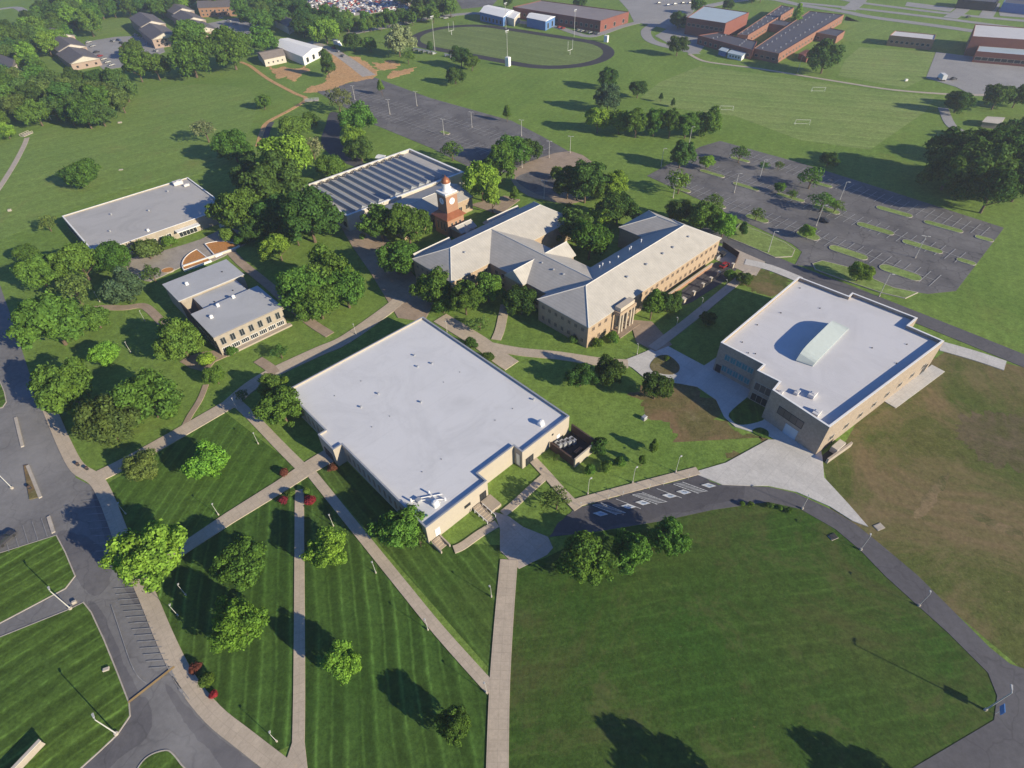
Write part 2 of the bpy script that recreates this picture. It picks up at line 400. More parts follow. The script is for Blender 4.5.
def ribbon(name, px, width, mat, z=.06, sm=4, world=False, closed=False, parent=None, z0=.002):
    pts = [Vector(p).to_2d() if world else G(*p).to_2d() for p in px]
    if sm: pts = smooth(pts, sm, closed)
    n = len(pts); ws = width if isinstance(width, (list, tuple)) else None
    _layer[0] += 1; zz = z + .0015 * _layer[0]
    v = []; f = []; s = 0.; uvs = []
    for i, p in enumerate(pts):
        a = pts[i - 1] if (i > 0 or closed) else p; b = pts[(i + 1) % n] if (i < n - 1 or closed) else p
        d = (b - a).normalized(); nrm = Vector((-d.y, d.x))
        wd = width if ws is None else ws[0] + (ws[1] - ws[0]) * i / (n - 1)
        if i: s += (p - pts[i - 1]).length
        for sd_ in (-1, 1):
            q = p + nrm * (sd_ * wd / 2); v += [(q.x, q.y, z0), (q.x, q.y, zz)]; uvs += [(s, sd_ * wd / 2), (s, sd_ * wd / 2)]
    m = n if closed else n - 1
    for i in range(m):
        a = 4 * i; b = 4 * ((i + 1) % n)
        f += [(a + 1, b + 1, b + 3, a + 3), (a, b, b + 1, a + 1), (a + 2, a + 3, b + 3, b + 2)]
    if not closed: f += [(0, 1, 3, 2), (4 * n - 4, 4 * n - 2, 4 * n - 1, 4 * n - 3)]
    me = mesh(name, v, f); l = me.uv_layers.new(name='UVMap')
    for lp in me.loops: l.data[lp.index].uv = uvs[lp.vertex_index]
    fixn(me)
    o = link(name, me, mat, parent)
    if parent is None: o['kind'] = 'structure'
    return o

# campus grid: u runs up the long wings, v across them
CA, SA = math.cos(R(43)), math.sin(R(43))
def W(u, v, z=0.): return Vector((u * CA + v * SA, u * SA - v * CA, z))
def UV(p): return (p.x * CA + p.y * SA, p.x * SA - p.y * CA)
def wpoly(uv): return [W(*p).to_2d() for p in uv]
def offset(pts, d):
    """move every edge of a simple polygon inward by d"""
    p = [Vector(q).to_2d() for q in pts]; n = len(p)
    if sum(p[i].x * p[(i + 1) % n].y - p[(i + 1) % n].x * p[i].y for i in range(n)) < 0: p.reverse()
    o = []
    for i in range(n):
        a = (p[i] - p[i - 1]).normalized(); b = (p[(i + 1) % n] - p[i]).normalized()
        na = Vector((-a.y, a.x)); nb = Vector((-b.y, b.x)); k = 1 + na.dot(nb)
        o.append(p[i] + (na + nb) * (d / max(k, .2)))
    return p, o
def ring_mesh(name, pts, d, z0, z1):
    a, b = offset(pts, d); n = len(a)
    v = [(q.x, q.y, z) for z in (z0, z1) for q in a] + [(q.x, q.y, z) for z in (z0, z1) for q in b]
    f = []
    for i in range(n):
        j = (i + 1) % n
        f += [(i, j, n + j, n + i), (2 * n + i, 3 * n + i, 3 * n + j, 2 * n + j), (n + i, n + j, 3 * n + j, 3 * n + i), (i, 2 * n + i, 2 * n + j, j)]
    return fixn(mesh(name, v, f))
def part(name, me, mat, parent):
    o = link(name, me, mat)
    o.parent = parent; o.matrix_parent_inverse = Matrix.Translation(-parent.location)
    return o
def wbox(name, u0, u1, v0, v1, z0, z1, mat, parent):
    return part(name, prism_mesh(name, wpoly([(u0, v0), (u1, v0), (u1, v1), (u0, v1)]), z0, z1), mat, parent)
def flat_building(name, label, cat, outline, zr, zp, wall, roof, coping='white', group=None, pw=.35):
    """outline in world xy; roof deck at zr, parapet to zp"""
    c = sum((Vector(p).to_2d() for p in outline), Vector((0, 0))) / len(outline)
    e = empty(name, (c.x, c.y, 0), label, cat, group)
    part('wall', prism_mesh('wall', outline, 0, zr), wall, e)
    _, inn = offset(outline, pw + .02)
    part('roof', prism_mesh('roof', inn, zr + .01, zr + .06), roof, e)
    part('parapet', ring_mesh('parapet', outline, pw, zr + .003, zp), wall, e)
    oo, _ = offset(outline, -.06)
    part('coping', ring_mesh('coping', oo, pw + .1, zp + .004, zp + .10), coping, e)
    return e
_wm = {}
def window(parent, a, b, s, z, wd, ht, frame='white', glass='glass', name='window', depth=.12, mull=1):
    """window on the wall running a->b (world xy), s metres along, sill at z; outward is to the right of a->b"""
    a = Vector(a).to_2d(); b = Vector(b).to_2d(); d = (b - a).normalized(); p = a + d * s
    key = (round(wd, 2), round(ht, 2), frame, glass, mull, depth)
    if key not in _wm:
        m = MB(); t = .09
        m.box(-wd / 2, wd / 2, -depth, .05, 0, t).box(-wd / 2, wd / 2, -depth, .05, ht - t, ht)
        m.box(-wd / 2, -wd / 2 + t, -depth, .05, t, ht - t).box(wd / 2 - t, wd / 2, -depth, .05, t, ht - t)
        for i in range(1, mull):
            x = -wd / 2 + wd * i / mull; m.box(x - t * .4, x + t * .4, -depth, .04, t, ht - t)
        g = MB().box(-wd / 2 + t, wd / 2 - t, -depth * .5, .012, t, ht - t)
        _wm[key] = (m.me('window', frame), g.me('pane', glass))
    rz = math.atan2(d.y, d.x) + math.pi
    o = link(name, _wm[key][0]); o.rotation_euler[2] = rz; o.parent = parent
    o.location = Vector((p.x, p.y, z)) - parent.location
    # local +y must point outward
    g = link('pane', _wm[key][1]); g.parent = o
    return o
def windows(parent, a, b, n, z, wd, ht, m0=1.5, **kw):
    L = (Vector(b).to_2d() - Vector(a).to_2d()).length
    for i in range(n): window(parent, a, b, m0 + (L - 2 * m0) * ((i + .5) / n), z, wd, ht, **kw)
def hip_roof(name, u0, u1, v0, v1, ze, zr, axis, h0, h1, mat, parent, over=.6, th=.25):
    """axis 'u' or 'v' = ridge direction; h0,h1 = hip run at each end (0 = gable)"""
    u0 -= over; u1 += over; v0 -= over; v1 += over
    c = [(u0, v0), (u1, v0), (u1, v1), (u0, v1)]
    if axis == 'u': r = [(u0 + h0, (v0 + v1) / 2), (u1 - h1, (v0 + v1) / 2)]
    else: r = [((u0 + u1) / 2, v0 + h0), ((u0 + u1) / 2, v1 - h1)]
    v = [W(*p, ze - th) for p in c] + [W(*p, ze) for p in c] + [W(*p, zr) for p in r]
    f = [(0, 1, 2, 3)] + [(i, (i + 1) % 4, 4 + (i + 1) % 4, 4 + i) for i in range(4)]
    if axis == 'u': f += [(4, 5, 9, 8), (5, 6, 9), (6, 7, 8, 9), (7, 4, 8)]
    else: f += [(4, 5, 8), (5, 6, 9, 8), (6, 7, 9), (7, 4, 8, 9)]
    o = part(name, fixn(mesh(name, v, f)), mat, parent)
    m = MB(); rr = .13; up = Vector((0, 0, .03))
    P = [Vector(x) for x in v]
    m.tube(P[8] + up, P[9] + up, rr, n=6)
    if axis == 'u': hp = [(4, 8), (7, 8)] * (h0 > 0) + [(5, 9), (6, 9)] * (h1 > 0)
    else: hp = [(4, 8), (5, 8)] * (h0 > 0) + [(6, 9), (7, 9)] * (h1 > 0)
    for a, b in hp: m.tube(P[a] + up, P[b] + up, rr, n=6)
    k = link('ridge_cap', fixn(mesh('ridge_cap', m.v, m.f)), 'ridge', o)
    return o
def vent(parent, px, py, z, kind='vent', s=1.):
    """small roof fitting, placed where it stands on a roof at height z"""
    p = G(px, py, z) if not isinstance(px, Vector) else px
    o = link('roof_vent', VENTS[kind]); o.scale = (s, s, s); o.parent = parent; o.location = p - parent.location
    o.rotation_euler[2] = R(43); return o
VENTS = {
 'vent': MB().lathe([(.28, 0), (.28, .5), (.5, .55), (.5, .8), (.2, .95)], 10).me('roof_vent', 'grey_metal'),
 'pipe': MB().lathe([(.12, 0), (.12, .9), (.2, .95), (.2, 1.1)], 8).me('roof_vent_pipe', 'white'),
 'dark': MB().lathe([(.35, 0), (.35, .35), (.25, .5)], 8).me('roof_vent_dark', 'dark'),
 'unit': MB().box(-1.6, 1.6, -.9, .9, .15, 1.35).box(-1.4, 1.4, -.7, .7, 0, .15).box(-.5, .5, -.5, .5, 1.35, 1.5).me('rooftop_unit', 'roof_far'),
 'fan': MB().box(-.6, .6, -.6, .6, 0, .5).lathe([(.55, .5), (.75, .7), (.75, 1.0), (.3, 1.25)], 12).me('roof_fan', 'white'),
}
ORD = ['first', 'second', 'third', 'fourth', 'fifth', 'sixth', 'seventh', 'eighth', 'ninth', 'tenth', 'eleventh', 'twelfth', 'thirteenth', 'fourteenth', 'fifteenth', 'sixteenth', 'seventeenth', 'eighteenth', 'nineteenth', 'twentieth']

# ================================================================== GROUND
gm = mesh('ground', [(-2600, -500, 0), (2600, -500, 0), (2600, 3200, 0), (-2600, 3200, 0)], [(0, 1, 2, 3)])
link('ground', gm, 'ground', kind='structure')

# lawns and fields
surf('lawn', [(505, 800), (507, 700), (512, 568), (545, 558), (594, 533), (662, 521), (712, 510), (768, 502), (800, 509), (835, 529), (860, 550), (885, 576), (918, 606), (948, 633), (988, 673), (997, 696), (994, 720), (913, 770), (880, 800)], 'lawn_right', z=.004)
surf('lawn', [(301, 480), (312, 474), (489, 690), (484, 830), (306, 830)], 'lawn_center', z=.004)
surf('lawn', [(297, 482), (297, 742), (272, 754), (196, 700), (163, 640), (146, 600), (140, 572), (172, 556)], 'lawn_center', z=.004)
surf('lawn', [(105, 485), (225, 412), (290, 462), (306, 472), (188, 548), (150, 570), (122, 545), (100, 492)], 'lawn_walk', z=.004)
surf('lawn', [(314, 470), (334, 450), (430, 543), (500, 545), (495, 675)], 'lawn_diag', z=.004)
surf('field', [(838, 455), (870, 400), (945, 352), (1000, 362), (1100, 385), (1100, 720), (1024, 671), (953, 611), (918, 576), (880, 544), (855, 524), (830, 509), (826, 478), (822, 462)], 'scrub', z=.004)
surf('bare_ground', [(630, 395), (668, 384), (697, 388), (716, 402), (724, 420), (748, 432), (768, 436), (766, 441), (720, 463), (694, 472), (684, 455), (664, 425)], 'bare', z=.004, sm=3, rag=2.2)
surf('bare_ground', [(735, 275), (760, 270), (790, 278), (778, 296), (745, 288)], 'scrub', z=.004, sm=3, rag=2.2)
surf('tilled_ground', [(955, 416), (985, 412), (1040, 425), (1040, 472), (1000, 466), (968, 448)], 'tilled', z=.01, sm=3, rag=2.5)
surf('dirt_streak', [(914, 518), (922, 500), (934, 484), (948, 472), (950, 478), (942, 490), (932, 506), (922, 517)], 'dirt_pale', z=.01, sm=2, rag=.35)
surf('dirt_streak', [(968, 508), (990, 518), (1020, 530), (1022, 536), (996, 530), (974, 518)], 'dirt_pale', z=.01, sm=2, rag=.35)
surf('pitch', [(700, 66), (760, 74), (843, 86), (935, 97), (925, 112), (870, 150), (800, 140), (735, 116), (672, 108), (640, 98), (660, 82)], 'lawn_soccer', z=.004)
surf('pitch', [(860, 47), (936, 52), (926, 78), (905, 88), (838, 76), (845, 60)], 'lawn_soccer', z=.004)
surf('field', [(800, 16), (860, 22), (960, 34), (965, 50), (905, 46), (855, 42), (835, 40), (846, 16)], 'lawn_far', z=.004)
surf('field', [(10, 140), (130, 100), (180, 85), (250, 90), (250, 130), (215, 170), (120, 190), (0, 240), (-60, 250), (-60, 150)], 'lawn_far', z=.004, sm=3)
surf('verge', [(75, 32), (110, 20), (150, 14), (180, 10), (172, 16), (140, 24), (128, 30), (90, 38)], 'lawn_far', z=.004)

# running track and football field: a stadium shape laid on its own axis
TC, TA = Vector((4, 499)), R(-38.5)
def stadium(half, rad, n=18):
    o = []
    for sg in (1, -1):
        for i in range(n + 1):
            t = -math.pi / 2 + math.pi * i / n
            o.append((sg * (half + rad * math.cos(t)), sg * rad * math.sin(t)))
    ca, sa = math.cos(TA), math.sin(TA)
    return [(TC.x + x * ca - y * sa, TC.y + x * sa + y * ca) for x, y in o]
def TP(x, y): return Vector((TC.x + x * math.cos(TA) - y * math.sin(TA), TC.y + x * math.sin(TA) + y * math.cos(TA), 0))
_layer[0] += 1
link('running_track', ring_mesh('running_track', stadium(43, 44), 8.2, .002, .05), 'track', kind='structure')
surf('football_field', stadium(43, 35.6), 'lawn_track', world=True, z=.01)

# asphalt
surf('road', [(-80, 245), (0, 285), (14, 325), (30, 375), (46, 402), (57, 430), (76, 478), (92, 486), (104, 492), (120, 545), (140, 592), (158, 635), (177, 676), (200, 712), (232, 742), (268, 775), (280, 830), (20, 830), (-80, 830)], 'asphalt')
for q in ([(87, 603), (99, 606), (112, 634), (124, 664), (140, 694), (130, 704), (118, 672), (105, 640)], [(129, 704), (146, 698), (152, 715), (147, 738), (118, 760), (96, 780), (60, 800), (80, 770), (118, 735)],
          [(165, 684), (182, 700), (204, 724), (240, 752), (275, 785), (240, 790), (214, 756), (184, 722)], [(58, 536), (72, 532), (100, 545), (112, 575), (95, 596), (76, 578)], [(92, 492), (104, 494), (132, 574), (146, 604), (134, 602), (112, 560)]):
    surf('patched_asphalt', q, 'asphalt_patch', z=.032, sm=4, rag=.22)
def kerbed_lawn(px, sm=0, mat='lawn_left', kw=.2, name='lawn'):
    pts = [G(*p).to_2d() for p in px]
    if sm: pts = smooth(pts, sm)
    a, b = offset(pts, kw)
    _layer[0] += 1; z = .14 + .0015 * _layer[0]
    k = link('kerb', ring_mesh('kerb', pts, kw, .002, z), 'kerb', kind='structure')
    g = link(name, prism_mesh(name, b, .002, z - .02, True), mat, kind='structure')
    return k
kerbed_lawn([(-40, 566), (0, 553), (57, 535), (66, 552), (76, 576), (66, 589), (0, 624), (-40, 644)])
kerbed_lawn([(-40, 652), (0, 637), (70, 609), (84, 602), (92, 612), (105, 640), (118, 672), (130, 703), (131, 716), (118, 735), (100, 752), (80, 770), (60, 800), (-40, 800)])
kerbed_lawn([(136, 776), (142, 762), (152, 754), (165, 750), (172, 752), (182, 764), (196, 785), (150, 795)], sm=3)
kerbed_lawn([(-20, 384), (0, 380), (5, 392), (7, 402), (3, 408), (-20, 412)], sm=0)
surf('road', [(574, 509), (697, 476), (719, 485), (745, 486), (768, 487), (795, 493), (830, 509), (855, 524), (880, 544), (918, 576), (953, 611), (990, 648), (1010, 664), (1030, 671), (1080, 668), (1080, 830), (860, 830), (913, 768), (994, 720), (997, 696), (988, 673), (948, 633), (918, 606), (885, 576), (860, 550), (835, 529), (800, 509), (768, 502), (712, 510), (662, 521), (594, 532), (549, 537)], 'asphalt_drive')
surf('parking_bay', [(574, 509), (697, 476), (719, 485), (745, 487), (745, 499), (712, 505), (662, 517), (594, 530), (549, 536)], 'asphalt_bay', z=.034, rag=.5)
surf('plaza', [(494, 512), (508, 516), (523, 527), (548, 537), (553, 548), (547, 555), (519, 569), (500, 551), (500, 529)], 'concrete_warm', z=.05)
surf('car_park', [(315, 91), (345, 84), (373, 77), (430, 98), (512, 121), (545, 138), (568, 151), (518, 174), (471, 168), (431, 148), (375, 125), (334, 101)], 'asphalt_lot')
surf('car_park', [(647, 176), (700, 147), (720, 141), (800, 163), (880, 188), (1004, 228), (956, 291), (928, 294), (893, 289), (868, 279), (850, 268), (820, 268), (795, 265), (802, 252), (792, 244), (745, 222), (700, 200)], 'asphalt_lot')
surf('drive', [(331, 112), (345, 118), (340, 132), (342, 145), (362, 160), (360, 168), (335, 158), (321, 143), (326, 125)], 'asphalt_dark', sm=3)
ribbon('drive', [(270, 122), (266, 130), (262, 145)], 5, 'asphalt_dark')
ribbon('road', [(700, 230), (728, 241), (767, 258), (800, 272), (850, 291), (900, 311), (960, 335), (1024, 361), (1090, 388)], 6.5, 'asphalt_drive', z=.05)
surf('forecourt', [(512, 171), (540, 158), (570, 151), (592, 162), (585, 172), (560, 178), (566, 190), (590, 197), (570, 204), (545, 200), (528, 196), (514, 185)], 'walk_brown', sm=2)
surf('turning_circle', [(516, 178), (535, 172), (556, 180), (563, 192), (546, 197), (525, 188)], 'asphalt_lot', z=.05, sm=3)
surf('yard', [(672, 299), (716, 262), (738, 268), (725, 281), (692, 302), (684, 305)], 'asphalt_dark')
surf('apron', [(715, 246), (728, 246), (765, 262), (756, 276), (744, 272), (735, 268), (716, 260)], 'concrete_warm', z=.052)
surf('pavement', [(612, -8), (706, -8), (692, 14), (676, 31), (650, 25), (634, 22), (628, 10)], 'pave_far')
ribbon('drive', [(640, 22), (620, 27), (600, 34), (585, 36), (560, 28), (545, 25)], 7, 'pave_far')
ribbon('drive', [(655, 24), (646, 31), (650, 40), (666, 46), (688, 50), (695, 54)], 8, 'pave_far', z=.05)
surf('pavement', [(672, 26), (694, 30), (706, 44), (700, 52), (684, 52), (655, 36)], 'pave_far', z=.04)
surf('pavement', [(455, -3), (500, -3), (492, 6), (462, 9)], 'asphalt_lot')
ribbon('road', [(348, 34), (391, 26), (430, 18), (464, 14), (484, 14), (520, 22), (545, 25)], 9, 'pave_far')
for pts, wd in ([(700, 8), (735, 1), (770, -1), (800, 5), (845, 12), (870, 17), (922, 24), (972, 31), (1060, 45)], 10), ([(800, 3), (870, 10), (954, 20), (1060, 34)], 8), ([(840, -1), (870, 4), (960, 15), (1060, 24)], 8), ([(848, 10), (858, 2), (862, -4)], 12), ([(950, 18), (962, 10), (968, 2)], 10), ([(985, 18), (990, 10), (994, 3)], 10):
    ribbon('road', pts, wd, 'pave_far')
surf('pavement', [(907, 2), (955, 8), (950, 12), (905, 6)], 'pave_far', z=.04)
surf('pavement', [(998, 9), (1060, 12), (1060, 20), (1000, 16)], 'pave_far', z=.04)
surf('pavement', [(936, 52), (975, 57), (1060, 70), (1060, 98), (974, 96), (956, 87), (926, 78)], 'pave_far')
ribbon('path', [(689, 54), (703, 61), (729, 65), (760, 69), (843, 82.5), (893, 90), (953, 94.5), (990, 95)], 2.6, 'concrete_warm')
ribbon('path', [(943, 108), (950, 124), (962, 132), (978, 136)], 5.0, 'pave_far')
ribbon('path', [(-10, 200), (0, 187), (14, 165), (24, 146), (27, 138)], 2.4, 'concrete_warm')
surf('dirt_patch', [(268, 66), (276, 69), (284, 67), (296, 69), (306, 66), (309, 71), (300, 75), (294, 81), (286, 77), (279, 79), (273, 74)], 'dirt', z=.01, rag=1.5)
surf('dirt_patch', [(303, 93), (312, 86), (322, 84), (329, 76), (326, 66), (333, 60), (329, 50), (338, 49), (348, 56), (360, 57), (370, 66), (378, 70), (372, 79), (350, 82), (336, 88), (316, 93)], 'dirt', z=.01, rag=2.)
surf('dirt_patch', [(372, 62), (380, 64), (391, 60), (400, 64), (396, 68), (384, 70), (377, 69)], 'dirt', z=.01, rag=1.5)
surf('dirt_patch', [(386, 77), (393, 71), (404, 70), (416, 67), (411, 73), (400, 75), (392, 79)], 'dirt', z=.01, rag=1.5)
ribbon('dirt_track', [(240, 62), (250, 66), (268, 79), (294, 93), (306, 99), (292, 109), (268, 122), (262, 132), (258, 146)], 2.6, 'dirt', z=.02)
ribbon('gravel_drive', [(310, 42), (325, 47), (343, 57), (369, 76)], [6, 9], 'gravel', z=.02)
surf('pavement', [(85, 42), (115, 37), (135, 36), (162, 42), (165, 52), (130, 66), (104, 70), (88, 56)], 'pave_far', z=.02)
surf('pavement', [(205, 24), (235, 18), (258, 24), (262, 40), (236, 38), (215, 32)], 'pave_far', z=.02)
ribbon('road', [(-20, 12), (0, 9), (18, 8), (30, 17)], 8, 'pave_far')

# concrete walks
ribbon('walkway', [(47, 403), (55, 422), (66, 447), (78, 468), (96, 480), (106, 497), (116, 522), (126, 548), (148, 597), (166, 640), (186, 680), (213, 714), (245, 740), (290, 775)], 3.1, 'walk', z=.13)
ribbon('walkway', [(299.5, 490), (299.5, 560), (299.5, 640), (299, 720), (297, 790)], 2.05, 'walk', z=.07)
surf('walkway', [(295, 735), (304, 735), (310, 790), (270, 790), (286, 762)], 'walk', z=.072)
ribbon('walkway', [(312, 474), (345, 515), (400, 583), (440, 632), (492, 690)], 2.25, 'walk', z=.07)
ribbon('walkway', [(509, 560), (504, 620), (500, 680), (498, 740), (497, 800)], 3.7, 'walk', z=.08)
ribbon('walkway', [(331, 455), (312, 466), (280, 487), (230, 518), (186, 547), (160, 566)], [5.0, 2.8], 'walk', z=.09, sm=0)
ribbon('walkway', [(306, 472), (280, 446), (255, 420), (236, 402)], 2.6, 'walk', z=.07)
ribbon('walkway', [(92, 480), (130, 461), (180, 433), (232, 403)], 4.2, 'walk', z=.085)
ribbon('walkway', [(228, 406), (250, 387), (275, 372), (318, 352), (345, 340), (385, 312), (400, 300)], 4.6, 'walk', z=.08)
surf('promenade', [(338, 222), (372, 215), (402, 262), (436, 300), (424, 322), (398, 318), (370, 272), (352, 246)], 'walk_brown', z=.05)
ribbon('walkway', [(330, 335), (310, 322), (290, 305), (268, 285), (240, 262), (225, 245)], 3.2, 'walk_brown', z=.07)
ribbon('walkway', [(440, 318), (460, 330), (482, 344), (500, 358), (512, 366)], 5.5, 'walk', z=.08)
ribbon('walkway', [(496, 340), (500, 330), (503, 316), (505, 305)], 3.0, 'walk', z=.082)
ribbon('walkway', [(488, 346), (520, 352), (560, 356), (600, 362), (628, 364)], 3.6, 'walk', z=.084)
surf('walkway', [(630, 320), (652, 322), (672, 345), (655, 352), (636, 342)], 'walk_brown', z=.075)
ribbon('walkway', [(652, 349), (690, 320), (735, 283), (752, 271)], 3.0, 'concrete_warm', z=.088)
ribbon('path', [(745, 262), (770, 268), (800, 280)], 4.0, 'concrete', z=.08)
surf('plaza', [(620, 362), (636, 356), (650, 350), (665, 345), (704, 366), (716, 358), (735, 372), (760, 392), (790, 420), (820, 445), (822, 458), (796, 452), (770, 437), (748, 431), (735, 427), (724, 417), (716, 400), (697, 387), (675, 383), (655, 380), (643, 377), (632, 368)], 'concrete', z=.07, sm=0)
surf('plaza', [(692, 473), (726, 463), (768, 440), (785, 440), (822, 456), (824, 478), (848, 504), (868, 527), (852, 521), (830, 507), (796, 492), (768, 486), (745, 486), (722, 485)], 'concrete', z=.06)
ribbon('path', [(938, 368.5), (915, 385.5), (889, 404.5)], 3.6, 'concrete', z=.06, sm=0)
ribbon('path', [(940, 346), (975, 356), (1005, 366)], 5, 'concrete', z=.06)
def bed(px, mat, sm=4, name='lawn_island'):
    pts = [G(*p).to_2d() for p in px]; pts = smooth(pts, sm) if sm else pts
    _layer[0] += 1; z = .12 + .0015 * _layer[0]
    return link(name, prism_mesh(name, pts, .002, z, True), mat, kind='structure')
bed([(650, 365), (657, 357), (668, 356), (678, 364), (679, 371), (672, 375), (660, 374), (652, 371)], 'bare')
bed([(729, 414), (742, 402), (756, 393), (770, 402), (766, 418), (752, 424), (738, 425), (731, 420)], 'lawn_walk', 3)
bed([(752, 431), (760, 428), (768, 432), (767, 438), (758, 436)], 'lawn_walk', 3)
ribbon('walkway', [(572, 505), (586, 500.5), (640, 486), (698, 471)], 2.2, 'walk', z=.11)
ribbon('walkway', [(578, 509), (560, 490), (545, 473), (530, 457)], 2.2, 'walk', z=.112)
ribbon('walkway', [(548, 474), (530, 490), (514, 505), (503, 514)], 1.9, 'walk', z=.1)
ribbon('walkway', [(497, 524), (480, 534), (463, 546), (454, 550)], 1.9, 'walk', z=.1)
ribbon('path', [(80, 312), (100, 308), (125, 308), (142, 306), (152, 312), (165, 326)], 2.8, 'walk_brown', z=.06)
ribbon('path', [(206, 385), (200, 400), (190, 416), (184, 428)], 1.6, 'walk_brown', z=.03)
surf('plaza', [(120, 262), (160, 252), (200, 240), (228, 228), (252, 238), (235, 250), (212, 262), (180, 268), (150, 282), (135, 275)], 'plaza_grey', z=.05, sm=2)
surf('path', [(180, 362), (205, 352), (240, 350), (215, 362), (205, 372)], 'walk_brown', z=.04, sm=2)
ribbon('path', [(258, 360), (270, 368), (275, 374)], 3.0, 'walk_brown', z=.06)
surf('forecourt', [(470, 205), (505, 196), (520, 200), (500, 215)], 'walk_brown', z=.04)

# kerbed islands in the car parks
def island(cx, cy, L, wd, mat='lawn_soccer', ang=-44.):
    L *= .68
    c = G(cx, cy).to_2d(); d = Vector((math.cos(R(ang)), math.sin(R(ang)))); n = Vector((-d.y, d.x)); pts = []
    for sg in (1, -1):
        for i in range(7):
            t = -math.pi / 2 + math.pi * i / 6
            pts.append(c + d * (sg * ((L - wd) / 2 + wd / 2 * math.cos(t))) + n * (sg * wd / 2 * math.sin(t)))
    _layer[0] += 1; z = .14 + .0015 * _layer[0]
    link('kerb', ring_mesh('kerb', pts, .13, .002, z), 'kerb', kind='structure')
    _, b = offset(pts, .13); link('traffic_island', prism_mesh('traffic_island', b, .002, z - .03, True), mat, kind='structure')
for cx, cy, L, wd in ((894, 212, 20, 3.6), (875, 229, 20, 3.8), (943, 227, 20, 3.4), (922, 247, 20, 3.6), (848, 253, 20, 4.4), (900, 273, 20, 5.0), (984, 239, 9, 3), (966, 262, 9, 3),
                      (712, 174, 18, 3), (746, 187, 18, 3), (740, 160, 14, 3), (715, 205, 14, 3), (757, 219, 14, 4), (790, 198, 18, 3), (818, 184, 18, 3), (826, 210, 16, 4), (808, 236, 13, 5), (682, 190, 12, 3), (445, 133, 10, 3)):
    island(cx, cy, L, wd, 'lawn_soccer')
kerbed_lawn([(812, 264), (822, 261), (850, 268), (868, 277), (893, 288), (918, 293), (905, 299), (880, 293), (845, 281), (815, 270)], mat='lawn_soccer')
kerbed_lawn([(740, 224), (760, 232), (785, 243), (795, 250), (792, 257), (775, 258), (750, 247), (728, 238)], mat='lawn_soccer')
for a, b in (((16, 418), (23, 447)), ((28, 466), (41, 498)), ((49, 517), (54, 533))):
    ribbon('kerb', [a, b], .7, 'kerb', z=.16, sm=0)
surf('traffic_island', [(24, 466), (29, 465), (41, 497), (30, 500)], 'bare', z=.12)

# painted markings
def lines(name, segs, wd, mat, z=.012):
    m = MB(); zz = z + .0015 * _layer[0] + .06
    for a, b in segs:
        a = Vector(a).to_2d(); b = Vector(b).to_2d(); d = (b - a).normalized(); n = Vector((-d.y, d.x)) * wd / 2
        m.add([(*(a - n), zz), (*(b - n), zz), (*(b + n), zz), (*(a + n), zz)], [(0, 1, 2, 3)])
    return link(name, mesh(name, m.v, m.f), mat, kind='structure')
g2 = lambda x, y: G(x, y).to_2d()
seg = []
def fan(a0, a1, n, vec):
    a0, a1 = g2(*a0), g2(*a1)
    for i in range(n):
        p = a0.lerp(a1, i / (n - 1)); seg.append((p, p + vec))
sv = (g2(119, 586) - g2(133, 585)).normalized() * 5
fan((134, 588), (172, 667), 14, sv * .8); fan((104, 500), (125, 566), 10, sv)
fan((173, 672), (186, 698), 7, (g2(170, 678) - g2(186, 698)) * .42)
seg.append((g2(169, 672), g2(190, 700)))
fan((0, 556), (48, 537), 6, g2(38, 516) - g2(44, 534))
cl = smooth([g2(112, 606), (g2(120, 630)), g2(130, 660), g2(138, 676), g2(147, 684)], 4, False)
seg += [(cl[i], cl[i + 1]) for i in range(len(cl) - 1)]
lines('road_marking', seg, .14, 'paint_worn')
lines('road_marking', [(g2(129, 703), g2(175, 667))], .45, 'paint_orange', z=.016)
seg = []
def lot_rows(rows, n):
    for a, b, dep in rows:
        a, b = g2(*a), g2(*b); d = (b - a).normalized(); nn = Vector((-d.y, d.x)) * dep
        for i in range(n):
            p = a.lerp(b, i / (n - 1)); seg.append((p - nn, p + nn))
        seg.append((a, b))
lot_rows([((735, 152), (985, 232), 5), ((700, 166), (960, 258), 5), ((672, 182), (935, 281), 5)], 34)
lot_rows([((345, 90), (545, 150), 5), ((335, 97), (510, 160), 5)], 40)
lines('parking_stall_lines', seg, .22, 'paint_faded')
